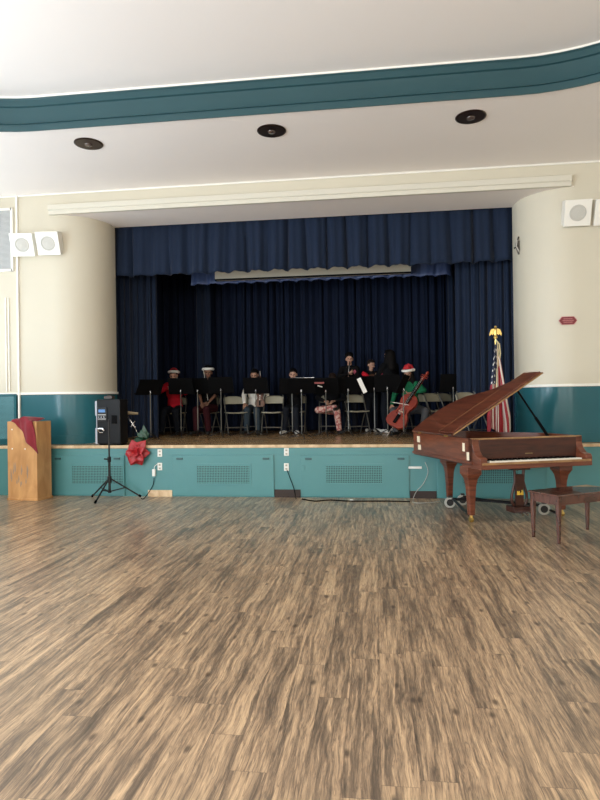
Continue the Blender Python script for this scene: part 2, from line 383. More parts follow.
# stage house
a = MB(); a.bb(-7.2, 4.9, YBACK+0.3, YBACK+0.5, ZS, 5.8); struct(a.build('wall_stage_back', BLACK, smooth=0))
a = MB(); a.bb(-7.4, -7.2, YW+RC+0.12, YBACK+0.5, ZS, 5.8); struct(a.build('wall_stage_left', BLACK, smooth=0))
a = MB(); a.bb(4.9, 5.1, YW+RC+0.12, YBACK+0.5, ZS, 5.8); struct(a.build('wall_stage_right', BLACK, smooth=0))
a = MB(); a.bb(-7.4, 5.1, YW+RC+0.12, YBACK+0.5, 5.8, 5.9); struct(a.build('ceiling_stage', BLACK, smooth=0))

# ceiling: flat border with a rounded tray
TX0, TX1, TY0, TY1, TR = -6.3, 3.7, -6.0, 7.25, 2.0
def rrect(off, n=14):
    pts = []; r = TR+off
    for cx, cy, a0 in ((TX1-TR, TY1-TR, 0), (TX0+TR, TY1-TR, PI/2), (TX0+TR, TY0+TR, PI), (TX1-TR, TY0+TR, 1.5*PI)):
        for k in range(n+1):
            t = a0 + PI/2*k/n; pts.append((cx + r*math.cos(t), cy + r*math.sin(t)))
    return pts
a = MB(); inner = rrect(0); N_ = len(inner)
def push(p):
    cx, cy = (TX0+TX1)/2, (TY0+TY1)/2
    dx, dy = p[0]-cx, p[1]-cy
    hx0 = (ROOM_R+0.3-cx) if dx > 0 else (cx-ROOM_L+0.3); hy0 = (9.6-cy) if dy > 0 else (cy-ROOM_B+0.3)
    t = min(hx0/max(abs(dx), 1e-6), hy0/max(abs(dy), 1e-6)); return (cx+dx*t, cy+dy*t)
outer = [push(p) for p in inner]
# snap the four outer corners
cor = [(ROOM_R+0.3, 9.6), (ROOM_L-0.3, 9.6), (ROOM_L-0.3, ROOM_B-0.3), (ROOM_R+0.3, ROOM_B-0.3)]
for c_ in cor:
    j = min(range(N_), key=lambda i: (outer[i][0]-c_[0])**2 + (outer[i][1]-c_[1])**2); outer[j] = c_
vs = [V((x, y, ZC)) for x, y in inner] + [V((x, y, ZC)) for x, y in outer] + [V((x, y, ZC+0.05)) for x, y in inner] + [V((x, y, ZC+0.05)) for x, y in outer]
fs = []
for i in range(N_):
    j = (i+1) % N_
    fs += [(i, N_+i, N_+j, j), (2*N_+i, 2*N_+j, 3*N_+j, 3*N_+i), (i, j, 2*N_+j, 2*N_+i), (N_+i, 3*N_+i, 3*N_+j, N_+j)]
a.add(vs, fs); struct(a.build('ceiling_border', CEIL, smooth=0))
def sweep(mb, prof, closed=True):
    rings = [[V((x, y, z)) for x, y in rrect(o)] for o, z in prof]
    n = len(rings[0]); m_ = len(prof); vs = [p for r in rings for p in r]; fs = []
    for i in range(m_ if closed else m_-1):
        for k in range(n):
            i2 = (i+1) % m_
            fs.append((i*n+k, i*n+(k+1) % n, i2*n+(k+1) % n, i2*n+k))
    mb.add(vs, fs)
ZTE = atY(300, 77, TY1).z
a = MB(); H_ = ZTE-ZC
prof = [(0.0, ZC-0.012), (-0.012, ZC-0.012), (-0.012, ZC+0.05), (0.012, ZC+0.06), (0.012, ZC+0.085), (-0.004, ZC+0.09), (0.02, ZC+0.105), (0.03, ZC+H_*0.5),
        (0.02, ZC+H_-0.105), (-0.004, ZC+H_-0.095), (-0.004, ZC+H_-0.02), (-0.02, ZC+H_-0.005), (-0.02, ZC+H_), (0.2, ZC+H_), (0.2, ZC+0.002), (0.0, ZC+0.002)]
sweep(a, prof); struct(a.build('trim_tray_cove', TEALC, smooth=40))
a = MB(); sweep(a, [(-0.03, ZTE), (-0.03, ZTE+0.02), (0.1, ZTE+0.02), (0.1, ZTE)]); struct(a.build('trim_tray_lit_gap', TRIMW, smooth=40))  # white strip stands in for the lit line of the cove gap
a = MB(); a.bb(TX0-0.4, TX1+0.4, TY0-0.4, TY1+0.4, ZTE+0.02, ZTE+0.1); struct(a.build('ceiling_tray', CEIL, smooth=0))
a = MB(); a.bb(ROOM_L-0.3, ROOM_R+0.3, ROOM_B-0.3, 9.6, 5.8, 5.9); struct(a.build('ceiling_roof', CEIL, smooth=0))

# left flank: panelled strip with mesh grilles
xs = atY(20, 392, YW-0.02).x
a = MB(); a.bb(xs-0.03, xs, YW-0.035, YW, ZS, ZC); a.bb(xs-0.20, xs-0.185, YW-0.02, YW, ZR+0.05, 3.3)
a.bb(xs-0.25, xs-0.235, YW-0.02, YW, ZR+0.05, 3.3)
struct(a.build('trim_panel_left', TRIMW, smooth=0))
def grille(name, px0, px1, pya, pyb, mm, fm, label):
    p = atY(px0, pya, YW-0.03); q = atY(px1, pyb, YW-0.03)
    x0, x1, z1, z0 = p.x, q.x, p.z, q.z
    t = thing(name, label, 'grille', ((x0+x1)/2, YW, z0))
    hw_ = (x1-x0)/2; h = z1-z0
    g = MB(); g.bb(-hw_, hw_, -0.03, 0, 0, h); g.build('mesh_panel', mm, t, smooth=0)
    g = MB()
    for s in (-1, 1): g.bb(s*hw_-0.02, s*hw_+0.02, -0.045, 0, -0.02, h+0.02)
    for z in (0, h): g.bb(-hw_, hw_, -0.045, 0, z-0.02, z+0.02)
    g.build('frame', fm, t, smooth=0)
    return t
grille('wall_grille', -40, 12.5, 212, 270, GRILW, TRIMW, 'grey mesh grille in a white frame high on the far left wall')
grille('wall_grille', -40, 16, 396, 440, GRILB, TEAL, 'blue mesh grille low on the wall behind the wooden podium')

# ------------------------------------------------------------------ recessed ceiling lights
def can_light(loc, label):
    t = thing('recessed_light', label, 'ceiling light', loc, 0, 'recessed lights in a row on the ceiling')
    g = MB(); n = 28; prof = [(0.185, -0.004), (0.185, -0.014), (0.168, -0.016), (0.150, -0.004)]
    g.lathe([(0.19, 0.0), (0.19, -0.008), (0.176, -0.014), (0.176, -0.006)], n=n); g.build('trim_ring', BRONZE, t)
    g = MB(); g.lathe([(0.172, -0.015), (0.15, -0.010), (0.10, -0.006), (0.05, -0.004), (0.02, -0.004)], n=n); g.build('reflector', BRONZE, t)
    g = MB(); g.lathe([(0.03, -0.03), (0.05, -0.024), (0.055, -0.012), (0.03, -0.006)], n=16); g.build('bulb', mat('unlit_bulb', (0.10, 0.07, 0.06), 0.15), t)
    return t
L1 = can_light((-3.82, 7.73, ZC), 'dark round recessed light at the left end of the ceiling row')
dup(L1, (-1.30, 7.73, ZC), 0, 'dark round recessed light in the middle of the ceiling row')
dup(L1, (1.23, 7.73, ZC), 0, 'dark round recessed light at the right end of the ceiling row')

# ------------------------------------------------------------------ wall speakers
def wall_speaker(label, loc, rz, tilt):
    t = thing('wall_speaker', label, 'speaker', loc, rz, 'square cream speakers high on the walls')
    M = Matrix.Rotation(tilt, 4, 'X')
    g = MB(); s = g.add([(-.19,-.17,-.19),(.19,-.17,-.19),(.19,-.17,.19),(-.19,-.17,.19),(-.19,0.0,-.17),(.19,0.0,-.17),(.19,0.0,.17),(-.19,0.0,.17)],
        [(0,1,2,3),(4,7,6,5),(0,4,5,1),(1,5,6,2),(2,6,7,3),(3,7,4,0)]); g.xf(s, M)
    g.box((0, -0.02, 0), (0.16, 0.11, 0.16)); g.build('cabinet', TRIMW, t, smooth=0, bevel=0.006)
    g = MB(); g.lathe([(0.118, 0), (0.118, 0.006), (0.10, 0.008), (0.095, 0.002), (0.05, 0.006), (0.0, 0.010)], n=28, M=M @ Matrix.Translation((0, -0.171, 0)) @ Matrix.Rotation(PI/2, 4, 'X'))
    g.build('round_grille', mat('pale_grey_grille', (0.55, 0.54, 0.50), 0.6, var=0.1, vscale=60), t)
    return t
p = atY(47, 240, YW-0.15)
W1 = wall_speaker('tilted square speaker, right of the pair high on the left wall', (p.x, YW, p.z), 0.10, 0.36)
p = atY(21, 241.5, YW-0.15); dup(W1, (p.x, YW, p.z), 0.12, 'tilted square speaker, left of the pair high on the left wall')
p = atY(578, 209, YW-0.15); dup(W1, (p.x, YW, p.z), -0.03, 'square speaker fully in view high on the right wall')
p = atY(609, 208, YW-0.15); dup(W1, (p.x, YW, p.z), -0.03, 'square speaker cut by the right edge of the picture')
# conduit raceway below left speakers
# ------------------------------------------------------------------ red sign and rope cleat
p = atY(568, 320.5, YW-0.01); t = thing('wall_sign', 'small maroon elongated hexagonal sign on the cream right wall', 'sign', (p.x, YW, p.z))
def hexa(w_, h_): return [(-w_, 0), (-w_*0.66, -h_), (w_*0.66, -h_), (w_, 0), (w_*0.66, h_), (-w_*0.66, h_)]
MY = Matrix.Rotation(PI/2, 4, 'X')
g = MB(); g.prism(hexa(0.135, 0.062), 0.0, 0.008, M=MY); g.build('sign_border', SIGNPINK, t, smooth=0)
g = MB(); g.prism(hexa(0.125, 0.054), 0.0, 0.012, M=MY); g.build('sign_plate', MAROON, t, smooth=0)
g = MB()
for k, wd in ((1, 0.06), (0, 0.085), (-1, 0.06)):
    for j in range(-5, 6):
        if abs(j)*0.014 < wd: g.box((j*0.0145, -0.013, k*0.026), (0.009, 0.003, 0.014))
g.build('lettering', SIGNPINK, t, smooth=0)
p = V((XR1+0.03, YW+RC-0.2, atY(513, 246, 10.0).z))
t = thing('rope_cleat', 'small metal cleat with rope stub on the edge of the right rounded column', 'cleat', p)
g = MB(); g.box((0.0, 0.0, 0.0), (0.05, 0.05, 0.16)); g.tube([(-0.01, -0.02, 0.14), (-0.05, -0.05, 0.03), (-0.06, -0.05, -0.03), (-0.01, -0.02, -0.14)], 0.012)
g.tube([(-0.02, -0.03, 0.0), (-0.09, -0.06, -0.05)], 0.012); g.build('cleat_body', mat('tarnished_steel', (0.12, 0.11, 0.10), 0.4, metal=0.7), t)
g = MB(); g.tube([(-0.04, -0.06, 0.08), (-0.06, -0.07, -0.02), (-0.02, -0.07, -0.10)], 0.01); g.build('rope_stub', mat('grey_rope', (0.45, 0.43, 0.40), 0.8), t)

# ------------------------------------------------------------------ stage front panels, vents, handles, outlets
def fx(px, py, off=0.0): return atY(px, py, YS-off)
def panel(px0, px1, label, vent):
    xa, xb = fx(px0, 470).x, fx(px1, 470).x; za = 0.02; zb = fx((px0+px1)/2, 455).z
    cx = (xa+xb)/2; hw_ = (xb-xa)/2
    t = thing('access_panel', label, 'panel', (cx, YS, za), 0, 'teal access panels along the stage front')
    v0, v1 = fx(vent[0], 465.5, 0.03), fx(vent[1], 483.5, 0.03); vx0, vx1, vz1, vz0 = v0.x-cx, v1.x-cx, v0.z-za, v1.z-za
    g = MB(); g.bb(-hw_, hw_, -0.022, 0, 0, zb-za); g.build('door_leaf', TEALB, t, smooth=0, bevel=0.003)
    g = MB()
    for a_, b_, c_, d_ in ((vx0-0.03, vx0, vz0-0.03, vz1+0.03), (vx1, vx1+0.03, vz0-0.03, vz1+0.03), (vx0, vx1, vz0-0.03, vz0), (vx0, vx1, vz1, vz1+0.03)):
        g.bb(a_, b_, -0.030, -0.020, c_, d_)
    fr = g.build('vent_frame', TEALB, t, smooth=0)
    g = MB(); g.bb(vx0, vx1, -0.026, -0.021, vz0, vz1); g.build('vent_mesh', VENTM, t, smooth=0)
    for sx_ in (-1, 1):
        g = MB(); g.box((sx_*(hw_-0.12), -0.033, zb-za-0.055), (0.10, 0.022, 0.03)); g.build('latch', mat('dark_teal_hardware', (0.03, 0.09, 0.10), 0.4), t, smooth=0, bevel=0.004)
    return t
panel(52, 125, 'teal panel with mesh vent behind the black speaker tripod', (72, 122.5))
panel(173, 274, 'teal panel with mesh vent beneath the two left hat-wearing players', (197, 249.5))
panel(301, 409, 'teal panel with mesh vent, between the wall phone jack and the piano', (326, 382.5))
panel(437, 545, 'teal panel with mesh vent, in shade under the piano', (463, 519))
def patch(px0, px1, py0, label, mm, nm):
    a_, b_ = fx(px0, py0, 0.01), fx(px1, py0, 0.01); g = MB(); g.bb(a_.x, b_.x, YS-0.016, YS, 0.0, a_.z)
    return tag(g.build(nm, mm, smooth=0), label, 'board')
patch(148, 172, 490, 'bare pale wood patch at the foot of the stage by the tripod', NOSING, 'bare_wood_strip')
patch(274.5, 300.5, 489.5, 'dark brown kick board in the gap between two teal panels', KICK, 'kick_board')
patch(410, 436.5, 491, 'dark brown kick board in shade near the piano tail', KICK, 'kick_board')
# faint ledge line over the panels
a = MB(); a.bb(fx(52, 455).x, fx(560, 455).x, YS-0.006, YS, fx(300, 455).z+0.004, fx(300, 455).z+0.012); struct(a.build('trim_stage_ledge', TEALB, smooth=0))
def outlet(px, py, label, loose=False):
    p = fx(px, py); t = thing('outlet_plate', label, 'outlet', (p.x, YS, p.z), 0, 'outlets on the stage front')
    g = MB(); g.box((0, -0.006, 0), (0.075, 0.012, 0.118)); g.build('cover_plate', WHITE, t, smooth=0, bevel=0.004)
    for s in (-1, 1):
        g = MB(); g.box((0, -0.014, s*0.027), (0.034, 0.006, 0.032)); sk = g.build('socket', mat('beige_socket', (0.55, 0.52, 0.44), 0.5), t, smooth=0, bevel=0.003)
        g = MB(); g.box((-0.007, -0.018, s*0.027), (0.004, 0.004, 0.014)); g.box((0.007, -0.018, s*0.027), (0.004, 0.004, 0.014)); g.build('slot', BLACK, sk, smooth=0)
    return t
O1 = outlet(160, 453, 'white outlet plate, upper of two beside the poinsettia')
def dpo(px, py, label): p = fx(px, py); return dup(O1, (p.x, YS, p.z), 0, label)
dpo(160, 466.5, 'white outlet plate, lower of two beside the poinsettia')
dpo(286.5, 452, 'white outlet plate, upper of two in the middle of the stage front')
dpo(286.5, 467, 'white outlet plate with a black plug, lower one at mid stage front')
p = fx(154.5, 472.5); g = MB(); g.box((0, -0.02, 0), (0.05, 0.04, 0.11)); g.tube([(0, -0.02, 0.05), (0.01, -0.02, 0.1), (0.06, -0.02, 0.14)], 0.006)
tag(g.build('power_adapter', WHITE, smooth=0, bevel=0.006, loc=(p.x, YS, p.z)), 'white power adapter hanging beside the two left outlets', 'adapter')
p = fx(303.5, 468); g = MB(); g.box((0, -0.015, 0), (0.05, 0.03, 0.08)); g.tube([(0, -0.015, 0.04), (0, -0.012, 0.18)], 0.006)
tag(g.build('phone_jack', TEALB, smooth=0, bevel=0.006, loc=(p.x, YS, p.z)), 'teal painted box under a conduit right of the mid outlets', 'jack')
def cable(name, pts, r, mm, label, cat='cable'):
    P_ = [V(p) for p in pts]; out = []
    for i in range(len(P_)-1):
        p0, p1, p2, p3 = P_[max(i-1, 0)], P_[i], P_[i+1], P_[min(i+2, len(P_)-1)]
        for k in range(6):
            s = k/6; out.append(0.5*((2*p1)+(p2-p0)*s+(2*p0-5*p1+4*p2-p3)*s*s+(3*p1-p0-3*p2+p3)*s**3))
    out.append(P_[-1]); g = MB(); g.tube(out, r, 8); return tag(g.build(name, mm), label, cat)
def F(px, py, z=0.008): q = atZ(px, py, z); return (q.x, min(q.y, YS-0.03), z)
def Fr(px, py): q = fx(px, py, 0.03); return (q.x, YS-0.03, q.z)
cable('electric_cable', [Fr(154, 478), Fr(153, 485), Fr(149, 492), F(144, 498.5), F(141, 498.5)], 0.006, BLACK, 'thin black cord running down from the white adapter to the tripod', 'cord')
cable('electric_cable', [Fr(287, 470), Fr(290, 478), Fr(294, 489), F(296, 499)], 0.006, BLACK, 'black cord dropping from the mid outlet to the floor', 'cord')
cable('electric_cable', [F(302, 499), F(315, 501), F(330, 500), F(350, 501), F(385, 501), F(410, 501.5)], 0.008, BLACK, 'black cord lying on the floor along the stage toward the piano', 'cord')
cable('electric_cable', [Fr(425, 462), Fr(428, 472), Fr(423, 484), Fr(416, 492), F(413, 501), F(418, 503), F(430, 502.5), F(440, 501.5)], 0.005, mat('grey_cable', (0.42, 0.44, 0.42), 0.5), 'white cable looping down from the stage front to the floor by the piano', 'cable')
p = fx(415, 467.5); g = MB(); g.box((0, -0.012, 0), (0.20, 0.024, 0.035)); tag(g.build('power_strip', WHITE, smooth=0, bevel=0.006, loc=(p.x, YS, p.z)), 'small white strip on the stage front beside the piano', 'power strip')
p = atZ(460.5, 499.5, 0.05)
cable('cable_clip', [F(350, 500.2, 0.014), F(353, 500.2, 0.014)], 0.014, WHITE, 'tiny white clip on the black floor cord', 'clip')

# ------------------------------------------------------------------ drapes
def drape(name, label, P0, P1, z0, z1, folds, amp, mm, seed=0, hem=0.0, flare=0.3, pinch=True, cat='curtain', nz=14, group=None, gather=0.0, solid=0.012):
    rnd = random.Random(seed); P0 = V(P0); P1 = V(P1); d = (P1-P0); Ln = d.length; d.normalize(); nrm = V((d.y, -d.x))
    ph = [rnd.uniform(-0.35, 0.35) for _ in range(folds+2)]; am = [rnd.uniform(0.55, 1.3) for _ in range(folds+2)]
    nu = folds*12
    def fn(u, v):
        k = u*folds; i = int(min(k, folds-1e-6)); w0 = k-i
        a_ = am[i]*(1-w0)+am[i+1]*w0; p_ = ph[i]*(1-w0)+ph[i+1]*w0
        wv = 2*abs(math.sin(PI*k+p_*1.2))**0.55-1.2
        wv += 0.25*math.sin(2*PI*k*2.3+seed+i)
        A = amp*a_*(1-flare*v)
        s = (u + 0.35/folds*p_*(1-v)) * Ln
        g_ = 1 - gather*math.sin(PI*min(1, max(0, v)))
        zz = z0 + (z1-z0)*v + (hem*wv*0.5*(1-v) if hem else 0)
        q = P0 + d*s*g_ + nrm*(wv*A); return V((q.x, q.y, zz))
    g = MB(); g.grid(fn, nu, nz); o = g.build(name, mm, smooth=80, solid=solid)
    tag(o, label, cat, group); return o
YV = YW+RC+0.16
zvb = atY(300, 268.5, YV).z
drape('valance', 'deep blue pleated valance hanging across the top of the stage opening', (XL1-0.1, YV+0.08), (XR1+0.1, YV+0.08), zvb, ZH+0.15, 20, 0.080, NAVY, 3, hem=0.02, flare=0.55, cat='valance')
drape('stage_curtain', 'deep blue stage curtain gathered at the left side of the opening', (-4.95, YV+0.22), (-4.16, YV+0.80), ZS+0.015, 4.7, 8, 0.07, NAVY, 11, flare=0.3)
drape('stage_curtain', 'deep blue stage curtain gathered at the right side, behind the flag', (1.45, YV+0.75), (2.6, YV+0.25), ZS+0.015, 4.7, 9, 0.07, NAVY, 12, flare=0.3)
lx = atY(196, 300, 12.8).x; lx2 = atY(209, 300, 12.8).x
drape('stage_leg_curtain', 'narrow dark blue wing curtain, the left one further back on the stage', (lx, 12.8), (lx2+0.02, 12.8), ZS+0.015, 4.8, 2, 0.05, NAVY, 5)
lx = atY(448, 300, 12.8).x; lx2 = atY(470, 300, 12.8).x
drape('stage_leg_curtain', 'narrow dark blue wing curtain, the right one further back on the stage', (lx, 12.8), (lx2, 12.8), ZS+0.015, 4.8, 3, 0.05, NAVY, 6)
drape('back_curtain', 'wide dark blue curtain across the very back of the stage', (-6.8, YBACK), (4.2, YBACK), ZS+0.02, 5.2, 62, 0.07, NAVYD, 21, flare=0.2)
zb2 = atY(300, 281, 11.62).z
drape('teaser_border', 'short ruffled blue border hanging behind the cream beam over the stage', (atY(192, 285, 11.62).x, 11.62), (atY(452, 270, 11.62).x, 11.62), zb2, zb2+0.5, 17, 0.035, NAVYS, 8, hem=0.03, flare=0.4, cat='valance')
p = atY(215, 281.5, 11.4); q = atY(411, 272.5, 11.4)
a = MB(); a.bb(p.x, q.x, 11.4, 11.55, (p.z+q.z)/2+0.02, (p.z+q.z)/2+0.42); a.bb(p.x, q.x, 11.385, 11.4, (p.z+q.z)/2+0.0, (p.z+q.z)/2+0.03, 1)
struct(a.build('trim_stage_beam', [CREAM, BLACK], smooth=0))

# ------------------------------------------------------------------ podium with cloth
R_ = math.radians(8)
t = thing('podium', 'plain birch plywood podium standing on the floor at far left', 'podium', V((-5.72, 8.735, 0)), math.radians(-9))
PWd, PDp, PHt = 0.545, 0.33, 1.225
g = MB(); g.bb(0, PWd, 0, 0.02, 0.03, PHt); g.build('front_panel', BIRCH, t, smooth=0, bevel=0.004)
g = MB(); g.bb(PWd-0.02, PWd, 0.02, PDp, 0.03, PHt); g.build('side_panel', BIRCH, t, smooth=0, bevel=0.004)
g = MB(); g.bb(0, 0.02, 0.02, PDp, 0.03, PHt); g.build('side_panel', BIRCH, t, smooth=0, bevel=0.004)
g = MB(); g.bb(0.02, PWd-0.02, 0.02, PDp, PHt-0.05, PHt-0.03); g.build('top_board', BIRCH, t, smooth=0)
g = MB(); g.bb(-0.012, PWd+0.012, -0.012, PDp+0.01, 0.0, 0.035); g.build('base_board', BIRCH, t, smooth=0, bevel=0.004)
SCUFF = mat('grey_scuff', (0.33, 0.25, 0.19), 0.6, var=0.3, vscale=10)
g = MB()
rs = random.Random(5)
for k in range(16):
    x = 0.05+rs.random()*0.33; z = 0.22+rs.random()*0.25; h = 0.05+rs.random()*0.13
    g.prism([(x-0.008, z), (x+0.004, z-0.015), (x+0.012, z+h*0.4), (x+0.002, z+h), (x-0.006, z+h*0.6)], -0.0012, 0.0, M=Matrix.Rotation(PI/2, 4, 'X') @ Matrix.Translation((0, 0, 0.0012)))
sf = g.build('scuff_marks', SCUFF, t, smooth=0); sf['label'] = 'grey scratches low on the front'
for x, z in ((0.09, 1.10), (0.09, 0.80), (0.33, 0.80)):
    g = MB(); g.lathe([(0.012, -0.001), (0.012, 0.002)], (x, 0, z), 10, M=Matrix.Rotation(PI/2, 4, 'X')); g.build('screw_plug', PAPER, t)
T = t.location; tr = math.radians(-9)
def clothfn(u, v):
    # runs from the back left of the podium top over the front right corner and down
    x = 0.10+0.36*u
    s = v*1.15
    if s < 0.62:
        yy = 0.30-0.53*s; zz = PHt+0.02+0.035*math.sin(u*PI)+0.012*math.sin(9*u+5*v)
    else:
        yy = -0.03-0.02*math.sin(u*7+v*4); zz = PHt+0.012-(s-0.62)*0.80*(0.30+0.9*u)
    xx = x + 0.11*max(0, s-0.45)*(1.0-u*0.5) + (0.10*max(0, s-0.35) if u > 0.5 else 0)*(u-0.5)*2
    xx += 0.12*max(0, (s-0.62))*(1-u)*1.6
    return V((xx, yy, zz)) + V((0.006*math.sin(20*v+6*u), 0.008*math.sin(16*u+7*v), 0.010*math.sin(14*u+11*v)))
g = MB(); g.grid(clothfn, 26, 34)
o = g.build('draped_cloth', REDCLOTH, smooth=80, solid=0.008, loc=T, rz=tr); tag(o, 'crumpled crimson cloth draped over the podium top', 'cloth')

# ------------------------------------------------------------------ speaker tripod
def gz(px, py, z=0.0): q = atZ(px, py, z); return V((q.x, q.y, z))
feet = [gz(92, 497.5), gz(95, 504.0), gz(141, 497.5)]
feet[0] = V((feet[0].x, min(feet[0].y, YS-0.1), 0)); feet[2] = V((feet[2].x, min(feet[2].y, YS-0.1), 0))
cx_ = atY(109.5, 480, 8.86); base = V((cx_.x, 8.86, 0))
t = thing('speaker_tripod', 'empty black tripod speaker stand on the floor before the stage', 'tripod stand', base)
g = MB(); g.tube([(0, 0, 0.10), (0, 0, 0.62)], 0.02); g.tube([(0, 0, 0.6), (0, 0, 1.24)], 0.014); g.build('pole', BLACKM, t)
for za_, zb_, rr_ in ((0.26, 0.36, 0.032), (0.10, 0.14, 0.028)):
    g = MB(); g.tube([(0, 0, za_), (0, 0, zb_)], rr_, 12); g.build('collar', BLACKM, t)
g = MB(); g.tube([(0, 0, 0.58), (0, 0, 0.66)], 0.028, 12); g.tube([(0.02, -0.02, 0.62), (-0.07, -0.03, 0.63)], 0.012); g.build('clamp_knob', PLASTIC, t)
for ft in feet:
    d = ft-base; 
    g = MB(); g.tube([(0, 0, 0.33), (d.x*0.95, d.y*0.95, 0.03), (d.x, d.y, 0.012)], 0.0125); lg = g.build('leg', BLACKM, t)
    g = MB(); g.tube([(d.x*0.93, d.y*0.93, 0.040), (d.x, d.y, 0.016)], 0.019, 10); g.build('rubber_foot', BLACK, lg)
    g = MB(); g.tube([(0, 0, 0.12), (d.x*0.5, d.y*0.5, 0.17)], 0.009); g.build('brace', BLACKM, t)

# ------------------------------------------------------------------ PA speaker on the stage
p = atY(99, 442, 9.20)
t = thing('loudspeaker', 'black loudspeaker with its rear panel facing out, on the stage edge', 'speaker', (p.x+0.16, 9.21, ZS), math.radians(-9))
t.scale = (1.08, 1.0, 1.04)
H = 0.72; Wd = 0.40
g = MB(); g.prism([(-0.20, 0.0), (0.20, 0.0), (0.17, 0.28), (-0.17, 0.28)], 0.02, H-0.005); g.build('cabinet', PLASTIC, t, smooth=0, bevel=0.012)
g = MB()
SIDE = mat('daylit_side_plastic', (0.50, 0.53, 0.60), 0.35, var=0.2, vscale=8)  # pale blue-grey paints the daylight falling on this side of the black cabinet
for z0_, z1_ in ((0.02, 0.27), (0.46, 0.69)): g.prism([(-0.245, 0.02), (-0.20, 0.0), (-0.18, 0.25), (-0.225, 0.25)], z0_, z1_)
g.prism([(-0.225, 0.02), (-0.20, 0.0), (-0.18, 0.25), (-0.205, 0.25)], 0.27, 0.46)
gr = g.build('side_grip', SIDE, t, smooth=0, bevel=0.01); gr['label'] = 'grey side with daylight painted in and a hand notch'
g = MB(); g.box((-0.10, -0.008, H-0.24), (0.16, 0.016, 0.22)); pn = g.build('control_panel', BLACKM, t, smooth=0, bevel=0.004)
g = MB(); g.box((-0.10, -0.02, H-0.185), (0.11, 0.006, 0.045)); sc_ = g.build('display', mat('blue_label', (0.10, 0.25, 0.55), 0.3), pn, smooth=0)
g = MB(); g.box((-0.10, -0.02, H-0.245), (0.14, 0.006, 0.012)); g.box((-0.10, -0.02, H-0.31), (0.14, 0.006, 0.01)); g.build('label_strip', mat('grey_print', (0.5, 0.5, 0.5), 0.4), pn, smooth=0)
for k in range(3):
    g = MB(); g.lathe([(0.012, 0), (0.010, 0.018)], (-0.145+0.045*k, -0.018, H-0.28), 12, M=Matrix.Rotation(PI/2, 4, 'X')); g.build('knob', CHROME, pn)
g = MB(); g.tube([(-0.145, -0.02, 0.22), (-0.155, -0.045, 0.235), (-0.145, -0.055, 0.262), (-0.07, -0.055, 0.262), (-0.055, -0.045, 0.235), (-0.065, -0.02, 0.22)], 0.012); g.tube([(-0.135, -0.03, 0.20), (-0.075, -0.03, 0.20)], 0.01)
g.build('rear_handle', CHROME, t)
g = MB(); g.box((0.10, -0.006, 0.40), (0.09, 0.012, 0.13)); g.build('handle_recess', BLACK, t, smooth=0, bevel=0.01)
for sx_ in (-0.15, 0.15):
    g = MB(); g.bb(sx_-0.03, sx_+0.03, 0.03, 0.22, 0.0, 0.022); g.build('foot', BLACK, t, smooth=0)
g = MB(); g.bb(-0.09, 0.05, 0.05, 0.17, 0, 0.05); g.bb(-0.05, 0.02, 0.07, 0.14, 0.05, 0.062); o = g.build('small_box', mat('dark_brown_plastic', (0.05, 0.035, 0.03), 0.5), smooth=0, bevel=0.01, loc=(p.x+0.14, 9.24, ZS+H*1.04)); tag(o, 'small dark brown box on top of the black loudspeaker', 'box')

# ------------------------------------------------------------------ poinsettia tipped over the stage edge
pp = atY(136, 453, 9.08)
t = thing('poinsettia', 'red poinsettia hanging over the stage edge, green leaves behind', 'plant', (pp.x, 9.10, pp.z))
def petal(mb, c, d, up_, L, W, curl=0.3):
    d = V(d).normalized(); up_ = V(up_); s = d.cross(up_).normalized(); nn = s.cross(d)
    pr = [(0, 0.12), (0.2, 0.62), (0.42, 1.0), (0.65, 0.8), (0.85, 0.38), (1.0, 0.03)]
    def fn(u, v):
        k = v*(len(pr)-1); i = min(int(k), len(pr)-2); w0 = k-i
        a_ = pr[i][0]*(1-w0)+pr[i+1][0]*w0; b_ = pr[i][1]*(1-w0)+pr[i+1][1]*w0
        return V(c)+d*(L*a_)+s*(W*b_*(u-0.5))+nn*(curl*L*(a_*a_*-0.6)+0.25*W*abs(u-0.5)*b_)
    mb.grid(fn, 4, 10)
g = MB(); rp = random.Random(9)
for ring, (n_, L_, W_, tilt_) in enumerate(((6, 0.225, 0.20, 0.10), (5, 0.18, 0.16, 0.5), (5, 0.10, 0.09, 1.0))):
    for k in range(n_):
        a_ = 2*PI*k/n_ + ring*0.5 + rp.uniform(-0.15, 0.15)
        petal(g, (0, -0.03*ring, 0), (math.cos(a_), -math.tan(tilt_)*0.6, math.sin(a_)), (0, -1, 0), L_*rp.uniform(0.85, 1.1), W_)
g.build('bracts', REDFOIL, t, smooth=80, solid=0.004)
g = MB()
for k in range(11):
    a_ = rp.uniform(0, 2*PI); o_ = V((0.03+rp.uniform(-0.10, 0.12), 0.13+rp.uniform(-0.03, 0.08), ZS-pp.z+0.06+rp.uniform(0, 0.10)))
    petal(g, o_, (math.cos(a_), -0.2, abs(math.sin(a_))*0.9+0.2), (0, -1, 0.4), rp.uniform(0.12, 0.19), 0.08)
g.build('leaves', LEAF, t, smooth=80, solid=0.003)
g = MB(); g.tube([(0, 0.0, 0.0), (0.01, 0.03, 0.09), (0.03, 0.10, ZS-pp.z+0.06), (0.03, 0.16, ZS-pp.z+0.07)], 0.012); g.build('stem', LEAF, t)
g = MB(); MM = Matrix.Translation((0.02, 0.15, ZS-pp.z+0.075)) @ Matrix.Rotation(-1.4, 4, 'X'); g.lathe([(0.072, -0.14), (0.075, -0.13), (0.068, 0.0), (0.055, 0.0)], n=18, M=MM @ Matrix.Translation((0, 0, 0.0)))
g.build('pot', LEAF, t)
q = atZ(139, 437, ZS)
t = thing('rod_stand', 'thin chrome rod stand with a tan top, leaning beside the loudspeaker', 'stand', (q.x, 9.6, ZS))
